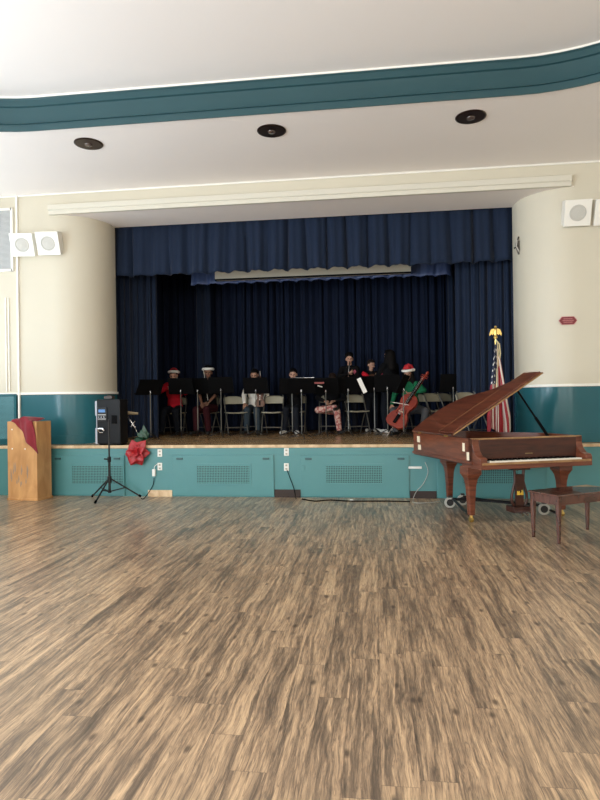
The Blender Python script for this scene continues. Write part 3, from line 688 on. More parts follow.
def sl(px, py, Y=9.6): r_ = atY(px, py, Y); return V((r_.x-q.x, Y-9.6, r_.z-ZS))
g = MB(); g.tube([V((0, 0, 0.0)), sl(139, 436), sl(134, 426), sl(127, 415)], 0.009); g.tube([sl(131, 427), sl(135, 421)], 0.007); g.tube([sl(129, 424), sl(136, 427)], 0.007)
g.tube([V((0, 0, 0)), V((0, 0, 0)) + V((-0.1, 0.05, 0.01)), sl(127, 440)*0.5+V((-0.08, 0.02, 0))], 0.008); g.build('rods', CHROME, t)
g = MB(); g.tube([sl(126, 413.5), sl(128, 413), sl(138, 413.5)], [0.026, 0.03, 0.02], 12); g.build('tan_top', mat('tan_plastic', (0.33, 0.26, 0.16), 0.5), t)

# ------------------------------------------------------------------ grand piano
TP = 0.362
t = thing('grand_piano', 'mahogany grand piano with its lid propped open, right of the stage', 'piano', (1.278, 7.07, 0), TP)
KW = 1.225; A = 0.125; X0, X1 = -A, KW+A; YF, YR, YL = -0.028, 0.151, 1.884; ZB, ZR_, ZK = 0.676, 1.02, 0.769
def rimcurve(off=0.0, y0=YR):
    """outline: straight bass side on the left, S bend on the right"""
    ctrl = [(X1-off, y0), (X1-off, 0.62), (X1-off-0.03, 0.85), (1.12-off, 1.08), (0.93-off, 1.28), (0.84-off, 1.50), (0.76-off, 1.70), (0.58-off*0.7, YL-0.05-off), (0.38, YL-off), (0.16, YL-0.01-off), (0.0, YL-0.05-off), (X0+off, YL-0.10-off)]
    pts = [V((x, y, 0)) for x, y in ctrl]; out = []
    for i in range(len(pts)-1):
        p0, p1, p2, p3 = pts[max(i-1, 0)], pts[i], pts[i+1], pts[min(i+2, len(pts)-1)]
        for k in range(6):
            s = k/6; out.append(0.5*((2*p1)+(p2-p0)*s+(2*p0-5*p1+4*p2-p3)*s*s+(3*p1-p0-3*p2+p3)*s**3))
    out.append(pts[-1]); return [(p_.x, p_.y) for p_ in out]
def rimmesh(z0_, z1_, th, extra=0.0):
    o_ = rimcurve(-extra); i_ = rimcurve(th)
    o_ = o_ + [(X0-extra, YR)]; i_ = i_ + [(X0+th, YR)]
    n = len(o_); g = MB(); vs = []
    for z in (z0_, z1_): vs += [V((x, y, z)) for x, y in o_] + [V((x, y, z)) for x, y in i_]
    fs = []
    for k in range(n-1):
        fs += [(k, k+1, 2*n+k+1, 2*n+k), (n+k, 3*n+k, 3*n+k+1, n+k+1), (2*n+k, 2*n+k+1, 3*n+k+1, 3*n+k), (k, n+k, n+k+1, k+1)]
    fs += [(0, 2*n, 3*n, n), (n-1, 2*n-1, 4*n-1, 3*n-1)]
    g.add(vs, fs); return g
rimmesh(ZB+0.05, ZR_, 0.045).build('rim', MAHOG, t, smooth=30)
rimmesh(ZB+0.045, ZB+0.075, 0.05, 0.014).build('rim_moulding', MAHOG, t, smooth=30)
g = MB(); oc = rimcurve(0.0)+[(X0, YR)]; g.prism(oc, ZB+0.03, ZB+0.055); g.build('bottom_board', MAHDARK, t, smooth=30)
g = MB(); oc = rimcurve(0.05)+[(X0+0.05, YR+0.22)]; oc[0] = (oc[0][0], YR+0.22); g.prism(oc, ZR_-0.14, ZR_-0.12); g.build('soundboard', mat('gilded_plate', (0.05, 0.03, 0.012), 0.4, metal=0.4), t, smooth=30)
g = MB()
for k in range(26):
    x = 0.03+k*0.045; ye = 0.6+1.05*(1-((k/26)**1.6)*0.75); g.tube([(x, 0.45, ZR_-0.11), (x*0.75+0.12, ye, ZR_-0.11)], 0.0015, 4)
g.build('strings', BRASS, t)['kind'] = 'stuff'
# keybed, cheeks, fallboard
g = MB(); g.bb(X0, X1, YF, YR+0.25, ZB, ZB+0.055); g.build('keybed', MAHOG, t, smooth=0, bevel=0.006)
g = MB(); g.bb(X0+0.02, X1-0.02, YF-0.012, YF+0.02, ZB+0.052, ZB+0.078); g.build('key_slip', GOLDWOOD, t, smooth=0, bevel=0.004)
for s, xx in ((0, X0), (1, X1)):
    g = MB(); w_ = 0.085; x0_, x1_ = (xx, xx+w_) if s == 0 else (xx-w_, xx)
    pr = [(YF, ZB+0.055), (YF, ZK+0.02), (YF+0.02, ZK+0.045), (YF+0.09, ZK+0.055), (YR-0.03, ZK+0.11), (YR, ZR_-0.07), (YR, ZR_), (YR+0.1, ZR_), (YR+0.1, ZB+0.055)]
    n = len(pr); g.add([V((x, y, z)) for x in (x0_, x1_) for y, z in pr], [tuple(range(n)), tuple(range(2*n-1, n-1, -1))]+[(i, (i+1) % n, n+(i+1) % n, n+i) for i in range(n)])
    g.build('cheek', MAHOG, t, smooth=20, bevel=0.004)
g = MB(); g.bb(X0+0.085, X1-0.085, YR-0.01, YR+0.015, ZK+0.01, ZR_-0.012); g.build('fallboard', MAHDARK, t, smooth=0, bevel=0.006)
g = MB(); g.bb(X0, X1, YR, YR+0.05, ZR_-0.014, ZR_+0.004); g.build('front_rail', GOLDWOOD, t, smooth=0, bevel=0.004)
g = MB()
for k in range(9):
    g.box((0.61-0.045+k*0.0113, YR-0.0115, ZK+0.062), (0.006, 0.002, 0.012))
g.build('maker_lettering', mat('gilt_lettering', (0.35, 0.27, 0.12), 0.35, metal=0.6), t, smooth=0)
g = MB()
for k in range(52): g.bb(k*KW/52+0.0008, (k+1)*KW/52-0.0008, YF+0.022, YR-0.01, ZK-0.03, ZK)
g.build('white_keys', IVORY, t, smooth=0)
g = MB()
for k in range(51):
    if k % 7 in (0, 2, 3, 5, 6): g.bb((k+1)*KW/52-0.006, (k+1)*KW/52+0.006, YF+0.075, YR-0.01, ZK-0.005, ZK+0.012)
g.build('black_keys', BLACK, t, smooth=0)
# lid: opens about the bass side; front flap folded back on top
LA = math.radians(31)
def lidpt(x, y, h):      # x distance from the hinge, y along, h over the lid
    return V((X0-0.005 + x*math.cos(LA)-h*math.sin(LA), y, ZR_+0.006 + x*math.sin(LA)+h*math.cos(LA)))
def lidslab(name, outline, h0, h1, mm, par):
    g = MB(); n = len(outline); g.add([lidpt(x, y, h) for h in (h0, h1) for x, y in outline], [tuple(range(n-1, -1, -1)), tuple(range(n, 2*n))]+[(i, (i+1) % n, n+(i+1) % n, n+i) for i in range(n)])
    return g.build(name, mm, par, smooth=0, bevel=0.004)
YH = YR+0.46
oc = [(x-X0+0.01, y) for x, y in rimcurve(-0.012, YH)] + [(0.0, YH)]
lid = lidslab('lid', oc, 0.0, 0.022, MAHLID, t)
lidslab('lid_edge', [(0.02, YH-0.006), (KW+2*A+0.02, YH-0.006), (KW+2*A+0.02, YH), (0.02, YH)], 0.002, 0.020, GOLDWOOD, lid)
lidslab('front_flap', [(0.02, YH+0.01), (KW+2*A+0.01, YH+0.01), (KW+2*A+0.01, YH+0.36), (0.02, YH+0.36)], 0.024, 0.044, MAHLID, t)
lidslab('flap_edge', [(0.02, YH+0.36), (KW+2*A+0.01, YH+0.36), (KW+2*A+0.01, YH+0.368), (0.02, YH+0.368)], 0.024, 0.044, GOLDWOOD, lid)
for yy in (YH+0.15, YL-0.35):
    g = MB(); g.tube([(X0-0.006, yy, ZR_+0.004), (X0-0.006, yy+0.07, ZR_+0.004)], 0.012); g.build('hinge', BRASS, t)
pe = lidpt(1.12, YH+0.1, 0); g = MB(); b0 = V((1.27, YH+0.05, ZR_-0.06))
g.tube([b0, pe], 0.013); g.tube([b0, b0.lerp(pe, 0.42)], 0.02); g.build('prop_stick', BLACK, t)
TAPE = mat('masking_tape', (0.78, 0.68, 0.50), 0.7)
for (ya, za, hh) in ((YL-0.27, ZR_-0.09, 0.085), (YL-0.30, ZR_-0.20, 0.07), (YR+0.20, ZR_-0.11, 0.10), (YR+0.10, ZR_-0.21, 0.095)):
    g = MB(); g.box((X0-0.002, ya, za), (0.003, 0.09 if ya > 1 else 0.055, hh))
    o = g.build('masking_tape', TAPE, t, smooth=0); o['label'] = 'pale tape strip stuck on the dark side'
def pleg(x, y):
    g = MB(); g.box((x, y, ZB-0.05), (0.19, 0.19, 0.10)); s = 0.10
    pr = [(0.10, ZB-0.12), (0.125, ZB-0.17), (0.11, ZB-0.24), (0.055, 0.09)]
    sq = [(0.048, 0.085), (0.058, 0.28), (0.070, 0.44), (0.088, 0.52), (0.120, 0.57), (0.128, ZB-0.09)]
    g.lathe(sq, (x, y, 0), 4, M=Matrix.Rotation(PI/4, 4, 'Z'))
    lg = g.build('leg', MAHOG, t, smooth=0, bevel=0.008)
    g = MB(); g.tube([(x, y, 0.085), (x, y, 0.05)], 0.02); g.tube([(x-0.02, y, 0.03), (x+0.02, y, 0.03)], 0.03, 14); g.build('caster', BRASS, lg)
pleg(X0+0.11, 0.394); pleg(X1-0.11, 0.394); pleg(0.36, 1.66)
g = MB(); lx_ = 0.60; ly = 0.33
for s in (-1, 1):
    g.tube([(lx_+s*0.075, ly, ZB), (lx_+s*0.06, ly, ZB-0.10), (lx_+s*0.055, ly, ZB-0.2), (lx_+s*0.10, ly, 0.32), (lx_+s*0.105, ly, 0.24), (lx_+s*0.07, ly, 0.17)], 0.018, 10)
g.box((lx_, ly, 0.14), (0.26, 0.17, 0.07)); g.box((lx_, ly, ZB-0.03), (0.24, 0.12, 0.06)); g.box((lx_, ly, 0.35), (0.11, 0.03, 0.42))
lyre = g.build('pedal_lyre', MAHDARK, t, smooth=30, bevel=0.004)
g = MB(); g.prism([(-0.045, -0.02), (0.045, -0.02), (0.04, 0.03), (0.0, 0.0), (-0.04, 0.03)], 0, 0.005, M=Matrix.Translation((lx_, ly-0.018, 0.33)) @ Matrix.Rotation(PI/2, 4, 'X'))
g.tube([(lx_-0.02, ly-0.03, 0.36), (lx_-0.02, ly-0.03, 0.31)], 0.007); g.tube([(lx_+0.02, ly-0.03, 0.37), (lx_+0.02, ly-0.03, 0.31)], 0.007)
g.build('lyre_emblem', mat('gold_paint', (0.75, 0.50, 0.06), 0.4), lyre)
for k in (-1, 0, 1):
    g = MB(); g.tube([(lx_+k*0.065, ly-0.05, 0.12), (lx_+k*0.065, ly-0.14, 0.105), (lx_+k*0.065, ly-0.17, 0.095)], [0.01, 0.012, 0.017]); g.build('pedal', CHROME, t)
# truck under the piano
c_, s_ = math.cos(TP), math.sin(TP)
def PL_(x, y, z=0): return V((1.278+c_*x-s_*y, 7.07+s_*x+c_*y, z))
w1 = gz(450, 508); w2 = gz(544, 515); w3 = PL_(0.45, 1.45)
ctr = (w1+w2+w3)/3
t = thing('piano_truck', 'black three-armed wheeled truck under the mahogany piano', 'dolly', ctr)
for wi, (w_, leg_) in enumerate(((w1, PL_(X0+0.11, 0.394)), (w2, PL_(X1-0.11, 0.394)), (w3, w3))):
    d = w_-ctr; e_ = leg_-ctr
    g = MB(); g.tube([(0, 0, 0.12), (d.x*0.95, d.y*0.95, 0.12)], 0.022, 6)
    if wi < 2: g.tube([(d.x*0.9, d.y*0.9, 0.12), (e_.x*0.93, e_.y*0.93, 0.035)], 0.018, 6)
    g.build('arm', BLACKM, t)
    g = MB(); MX = Matrix.Translation((d.x, d.y, 0.076)) @ Matrix.Rotation(PI/2, 4, 'X'); wh = MB()
    wh.lathe([(0.046, -0.018), (0.071, -0.018), (0.076, -0.010), (0.076, 0.010), (0.071, 0.018), (0.046, 0.018)], n=24, M=MX); wheel = wh.build('wheel', RUBBER, t)
    g.lathe([(0.046, -0.02), (0.046, 0.02)], n=18, M=MX); g.box((d.x, d.y, 0.155), (0.05, 0.06, 0.02)); g.build('hub', BLACKM, t)

# ------------------------------------------------------------------ bench
BR = math.radians(31)
t = thing('piano_bench', 'dark wooden piano bench with tapered legs in front of the piano', 'bench', gz(559, 544), BR)
BL, BD, BH = 0.80, 0.36, 0.50
BW = wood_mat('bench_wood', (0.055, 0.018, 0.012), (0.13, 0.05, 0.035), 0.22, (2, 9, 2), 3.0, coat=1.0)
g = MB(); g.bb(-0.04, BL+0.04, -0.04, BD+0.02, BH-0.02, BH); g.build('seat', BW, t, smooth=0, bevel=0.006)
g = MB()
g.bb(0.0, BL, -0.01, 0.01, BH-0.11, BH-0.02); g.bb(0, BL, BD-0.03, BD-0.01, BH-0.11, BH-0.02); g.bb(-0.012, 0.008, 0, BD-0.02, BH-0.11, BH-0.02); g.bb(BL-0.008, BL+0.012, 0, BD-0.02, BH-0.11, BH-0.02)
g.build('apron', BW, t, smooth=0)
for x in (0.0, BL):
    for y in (0.0, BD-0.02):
        g = MB(); g.box((x, y, (BH-0.02)/2), (0.05, 0.05, BH-0.02), taper=0.5); g.build('leg', BW, t, smooth=0, bevel=0.003)

# ------------------------------------------------------------------ flag
fp = atY(495.5, 340, 9.85); FX = fp.x
t = thing('flag_stand', 'flag pole topped by a gold eagle, standing behind the piano lid', 'flag pole', (FX, 9.85, ZS))
topz = atY(494, 338, 9.85).z-ZS
g = MB(); g.tube([(0, 0, 0.05), (0, 0, topz)], 0.014, 10); g.build('pole', BRASS, t)
g = MB(); g.lathe([(0.13, 0.0), (0.13, 0.02), (0.06, 0.05), (0.03, 0.09), (0.02, 0.11)], n=20); g.build('base', BRASS, t)
g = MB(); z = topz
g.ell((0, 0, z+0.01), (0.028, 0.028, 0.028)); g.cap((0, 0, z+0.04), (0, 0, z+0.13), 0.022, 0.026); g.ell((0, -0.01, z+0.175), (0.022, 0.028, 0.022)); g.cap((0, -0.03, z+0.17), (0, -0.05, z+0.16), 0.008, 0.004)
for s in (-1, 1):
    g.prism([(0, 0.12), (s*0.03, 0.15), (s*0.07, 0.135), (s*0.095, 0.07), (s*0.09, 0.03), (s*0.065, 0.065), (s*0.045, 0.045), (s*0.03, 0.065), (s*0.012, 0.05)], -0.008, 0.008, M=Matrix.Translation((0, 0, z)) @ Matrix.Rotation(PI/2, 4, 'X'))
g.prism([(-0.03, -0.02), (0.03, -0.02), (0.015, 0.05), (-0.015, 0.05)], -0.006, 0.006, M=Matrix.Translation((0, 0, z+0.02)) @ Matrix.Rotation(PI/2, 4, 'X'))
g.build('eagle_finial', BRASS, t)
g = MB(); g.tube([(0.0, -0.02, topz-0.03), (0.05, -0.03, topz-0.10), (0.065, -0.03, topz-0.25), (0.04, -0.04, topz-0.40), (0.005, -0.05, topz-0.5), (0.0, -0.06, topz-0.75)], 0.011, 8)
g.tube([(0.0, -0.06, topz-0.72), (0.0, -0.06, topz-0.84)], [0.014, 0.022], 8); g.tube([(0.012, -0.04, topz-0.05), (0.03, -0.05, topz-0.2), (0.02, -0.05, topz-0.45)], 0.008, 8)
cdm = g.build('tassel_cord', mat('cream_gold_cord', (0.72, 0.62, 0.36), 0.6), t)
def flag_mat():
    m = bpy.data.materials.new('flag_cloth'); m.use_nodes = True; nt = m.node_tree; N = nt.nodes; L = nt.links; b = N['Principled BSDF']; b.inputs['Roughness'].default_value = 0.5
    uv = N.new('ShaderNodeUVMap'); uv.uv_map = 'flag'; sx = N.new('ShaderNodeSeparateXYZ'); L.new(uv.outputs[0], sx.inputs[0])
    st = mnode(N, L, 'GREATER_THAN', mnode(N, L, 'FRACT', mnode(N, L, 'MULTIPLY', sx.outputs[1], 6.5)), 0.5)
    mx = N.new('ShaderNodeMix'); mx.data_type = 'RGBA'; L.new(st, mx.inputs[0]); mx.inputs[6].default_value = (0.33, 0.012, 0.025, 1); mx.inputs[7].default_value = (0.72, 0.66, 0.60, 1)
    can = mnode(N, L, 'MULTIPLY', mnode(N, L, 'LESS_THAN', sx.outputs[0], 0.4), mnode(N, L, 'GREATER_THAN', sx.outputs[1], 0.4615))
    dx = mnode(N, L, 'SUBTRACT', mnode(N, L, 'FRACT', mnode(N, L, 'MULTIPLY', sx.outputs[0], 17.0)), 0.5); dy = mnode(N, L, 'SUBTRACT', mnode(N, L, 'FRACT', mnode(N, L, 'MULTIPLY', sx.outputs[1], 11.0)), 0.5)
    rr = mnode(N, L, 'LESS_THAN', mnode(N, L, 'ADD', mnode(N, L, 'MULTIPLY', dx, dx), mnode(N, L, 'MULTIPLY', dy, dy)), 0.035)
    cb = N.new('ShaderNodeMix'); cb.data_type = 'RGBA'; L.new(rr, cb.inputs[0]); cb.inputs[6].default_value = (0.008, 0.012, 0.045, 1); cb.inputs[7].default_value = (0.75, 0.75, 0.72, 1)
    fm = N.new('ShaderNodeMix'); fm.data_type = 'RGBA'; L.new(can, fm.inputs[0]); L.new(mx.outputs[2], fm.inputs[6]); L.new(cb.outputs[2], fm.inputs[7])
    L.new(fm.outputs[2], b.inputs['Base Color']); return m
g = MB(); NU, NV = 60, 40
TOPF = topz-0.06
def flagfn(u, v):      # u across the hanging bundle (hoist v-coordinate), v from top (0) to bottom (1)
    ang = u*PI*5.0
    wdt = 0.05 + 0.14*min(1, v*1.25)
    x = (u-0.45)*2*wdt*0.92 + 0.012*math.sin(ang*1.3); y = -0.02-0.045*math.sin(ang)*(0.4+0.6*v)-0.03
    zt = TOPF - 0.50*abs(u-0.40)*1.0 ; zb_ = 0.10 + 0.10*math.sin(u*7)
    return V((x, y, zt+(zb_-zt)*v))
g.grid(flagfn, NU, NV); fo = g.build('flag', flag_mat(), smooth=80, solid=0.004, loc=(FX, 9.85, ZS))
me = fo.data; uvl = me.uv_layers.new(name='flag')
for lp in me.loops:
    i = lp.vertex_index; u = (i % (NU+1))/NU; v = (i//(NU+1))/NV
    uvl.data[lp.index].uv = (0.02+0.78*v+0.20*abs(u-0.4), 0.98-u*0.96 + 0.10*v*math.sin(u*9))
tag(fo, 'draped United States flag hanging folded on the eagle-topped pole', 'flag')

# ------------------------------------------------------------------ folding chairs
def folding_chair(label, loc, rz):
    t = thing('folding_chair', label, 'chair', loc, rz, 'tan metal folding chairs on the stage')
    for s in (-1, 1):
        g = MB(); g.tube([(s*0.20, -0.28, 0.012), (s*0.20, -0.12, 0.30), (s*0.20, 0.02, 0.52), (s*0.195, 0.14, 0.76), (s*0.17, 0.155, 0.80)], 0.0125, 8); g.build('front_frame', GREYMET, t)
        g = MB(); g.tube([(s*0.175, 0.26, 0.012), (s*0.175, 0.06, 0.32), (s*0.175, -0.06, 0.455)], 0.011, 8); g.build('rear_leg', GREYMET, t)
    g = MB(); g.tube([(-0.20, -0.20, 0.15), (0.20, -0.20, 0.15)], 0.009); g.tube([(-0.175, 0.18, 0.14), (0.175, 0.18, 0.14)], 0.009); g.build('stretcher', GREYMET, t)
    g = MB()
    def sf_(u, v):
        x = (u-0.5)*0.39; y = -0.25+v*0.39; return V((x, y, 0.445+0.012*((u-0.5)*2)**2-0.01*math.sin(PI*v)))
    g.grid(sf_, 8, 8); g.build('seat', TANMET, t, smooth=60, solid=0.02)
    g = MB()
    def bf_(u, v):
        a_ = (u-0.5)*2; x = a_*0.205; top = 0.16*(1-0.28*abs(a_)**3.5); return V((x, 0.115+0.10*v*0.45+0.035*(1-a_*a_), 0.62+0.005+top*v))
    g.grid(bf_, 14, 6); g.build('backrest', TANMET, t, smooth=60, solid=0.015)
    return t
def SX(px, Y, py=400): return atY(px, py, Y).x
chair0 = folding_chair('tan folding chair with empty seat between the two left players', (SX(235, 12.0), 12.0, ZS), 0.45)
CG = 'tan metal folding chairs on the stage'
for px, Y, rz, lab in ((273, 11.95, 0.0, 'empty tan folding chair right of the white-sleeved player'),
        (176, 12.3, 0.1, 'folding chair under the player in the red top at far left'),
        (208, 12.3, -0.15, 'folding chair behind the player in maroon trousers'),
        (252, 12.45, 0.0, 'folding chair under the player with white sleeves'),
        (296, 12.4, 0.0, 'folding chair under the player facing the front music stand'),
        (329, 12.3, 0.05, 'folding chair under the player in pink patterned leggings'),
        (356, 12.1, 0.35, 'empty tan folding chair right of the pink patterned leggings'),
        (437, 11.5, 0.7, 'tan folding chair beside the cellist, behind the piano lid'),
        (418, 11.9, 0.3, 'folding chair under the cello player in green'),
        (447, 12.2, 0.5, 'tan folding chair behind the one beside the cellist'),
        (471, 10.55, 0.5, 'tan folding chair rightmost on the stage, behind the piano lid')):
    dup(chair0, (SX(px, Y), Y, ZS), rz, lab)

# ------------------------------------------------------------------ music stands
def music_stand(label, loc, rz, h=1.0, tilt=0.45, rolled=0.0):
    t = thing('music_stand', label, 'music stand', loc, rz, 'black music stands on the stage')
    M = Matrix.Translation((0, 0, h)) @ Matrix.Rotation(rolled, 4, 'Y') @ Matrix.Rotation(tilt, 4, 'X')
    g = MB(); s = g.add([(-0.25,0,-.12),(0.25,0,-.12),(0.235,0,.22),(-0.235,0,.22),(-0.25,-.008,-.12),(0.25,-.008,-.12),(0.235,-.008,.22),(-0.235,-.008,.22)],
            [(0,1,2,3),(4,7,6,5),(0,4,5,1),(1,5,6,2),(2,6,7,3),(3,7,4,0)]); g.bb(-0.25, 0.25, 0.0, 0.055, -0.126, -0.118); g.xf(s, M)
    g.build('desk', BLACK, t, smooth=0)
    g = MB(); g.tube([(0, -0.03, h-0.035), (0, -0.045, h-0.075)], 0.016, 10); g.build('tilt_joint', CHROME, t)
    g = MB(); g.tube([(0, -0.03, 0.08), (0, -0.03, 0.55)], 0.011); g.tube([(0, -0.03, 0.5), (0, -0.03, h-0.06)], 0.008); g.build('pole', GREYMET, t)
    for k in range(3):
        a_ = -PI/2+k*2*PI/3+0.3; g = MB(); g.tube([(0, -0.03, 0.12), (0.15*math.cos(a_), -0.03+0.15*math.sin(a_), 0.05), (0.25*math.cos(a_), -0.03+0.25*math.sin(a_), 0.010)], 0.010)
        g.build('leg', BLACKM, t)
    return t
def ms(px, py_desk, Y, rz, lab, rolled=0.0, tilt=0.45):
    p_ = atY(px, py_desk, Y); return music_stand(lab, (p_.x, Y, ZS), rz, p_.z-ZS-0.045, tilt, rolled)
ms(149.5, 387, 10.6, 0.8, 'black music stand standing alone at the far left of the stage', tilt=0.62)
ms(181, 386, 11.3, 0.05, 'black music stand in front of the player in the red top')
ms(198, 386, 11.6, -0.1, 'black music stand between the two leftmost players')
ms(221, 385, 11.4, 0.1, 'black music stand right of the player in maroon trousers')
ms(256, 385.5, 11.4, 0.0, 'black music stand hiding the white-sleeved player')
ms(301.5, 385.5, 10.7, 0.0, 'black music stand closest to the stage edge, at centre', tilt=0.7)
ms(292, 386, 11.5, 0.1, 'black music stand just behind the centre one')
ms(326, 386, 11.3, -0.1, 'black music stand with a pink folder, before the patterned leggings')
ms(348, 385, 11.5, 0.1, 'black music stand under the upright clarinet')
ms(374, 384, 11.75, 0.15, 'black music stand with loose white sheet at its left edge')
ms(387.5, 383, 11.3, -0.1, 'black music stand beside the long-haired standing person')
ms(401.5, 384, 10.45, 1.3, 'black music stand directly left of the cello')
ms(453, 383, 11.6, 0.0, 'black music stand rising behind the piano lid at right', tilt=0.2)
p_ = atY(362, 385.5, 11.36); g = MB(); g.box((0, 0, 0), (0.08, 0.004, 0.30), M=Matrix.Rotation(-0.42, 4, 'Y')); tag(g.build('sheet_music', PAPER, smooth=0, loc=p_), 'slanted white sheet on the edge of a music stand', 'paper')
p_ = atY(316.5, 383, 11.17); g = MB(); g.box((0, 0, 0), (0.28, 0.10, 0.03)); tag(g.build('folder', mat('pink_red_folder', (0.42, 0.10, 0.10), 0.5), smooth=0, bevel=0.004, loc=p_), 'pinkish red folder lying flat on a music stand', 'folder')
p_ = atY(320, 386.3, 11.13); g = MB(); g.box((0, 0, 0), (0.09, 0.05, 0.02), M=Matrix.Rotation(0.3, 4, 'Y')); tag(g.build('small_card', PAPER, smooth=0, loc=p_), 'small white card below the pinkish folder', 'card')

# ------------------------------------------------------------------ people
def smat(n, c): return mat(n, c, 0.55, var=0.05, vscale=10)
SKIN_L = smat('light_skin', (0.50, 0.28, 0.20)); SKIN_M = smat('tan_skin', (0.36, 0.19, 0.125)); SKIN_D = smat('brown_skin', (0.19, 0.09, 0.055))
HAIR = mat('black_hair', (0.006, 0.005, 0.005), 0.7, var=0.3, vscale=30, stretch=(4, 4, 1), spec=0.08); HAIRB = mat('dark_brown_hair', (0.018, 0.010, 0.007), 0.6, var=0.3, vscale=30, spec=0.15)
EYE_M = mat('dark_eye', (0.02, 0.015, 0.012), 0.2); LIP = mat('lip', (0.30, 0.09, 0.08), 0.5)
FLEECE = mat('white_fleece', (0.80, 0.78, 0.73), 0.9, bump=0.4, bscale=90); HATRED = mat('red_felt', (0.42, 0.012, 0.02), 0.8, bump=0.2, bscale=60)
def cloth(n, c): return mat(n, c, 0.9, var=0.15, vscale=12, bump=0.2, bscale=25, spec=0.1)
C_BLK = cloth('black_knit', (0.006, 0.006, 0.007)); C_RED = cloth('red_knit', (0.50, 0.015, 0.03)); C_WHT = cloth('white_cotton', (0.82, 0.80, 0.74)); C_GRN = cloth('green_knit', (0.012, 0.12, 0.055))
C_JEAN = cloth('grey_denim', (0.035, 0.05, 0.065)); C_DK = cloth('dark_trousers', (0.012, 0.014, 0.020)); C_MAR = cloth('maroon_trousers', (0.035, 0.008, 0.011)); C_GRY = cloth('grey_trousers', (0.07, 0.07, 0.075))
def pattern_mat():
    m = mat('pink_pattern', (0.45, 0.16, 0.15), 0.8, var=0.1); nt = m.node_tree; N = nt.nodes; L = nt.links
    vo = N.new('ShaderNodeTexVoronoi'); vo.inputs['Scale'].default_value = 16; tc = N.new('ShaderNodeTexCoord'); L.new(tc.outputs['Object'], vo.inputs['Vector'])
    cr = N.new('ShaderNodeValToRGB'); cr.color_ramp.interpolation = 'CONSTANT'; e = cr.color_ramp.elements; e[0].color = (0.60, 0.40, 0.34, 1); e[1].position = 0.5; e[1].color = (0.36, 0.11, 0.10, 1)
    L.new(vo.outputs['Distance'], cr.inputs[0]); L.new(cr.outputs[0], N['Principled BSDF'].inputs['Base Color']); return m
C_PNK = pattern_mat()
SHOE_W = mat('white_sneaker', (0.70, 0.69, 0.66), 0.5); SHOE_B = mat('black_shoe', (0.012, 0.012, 0.012), 0.4)
def two_bone(a, b, l1, l2, hint):
    a, b, hint = V(a), V(b), V(hint); d = b-a; L = d.length
    if L > (l1+l2)*0.985: b = a+d*((l1+l2)*0.985/L); d = b-a; L = d.length
    x = (l1*l1-l2*l2+L*L)/(2*L); h = math.sqrt(max(l1*l1-x*x, 0)); dn = d.normalized(); hh = hint-dn*hint.dot(dn); hh.normalize()
    return a+dn*x+hh*h, b
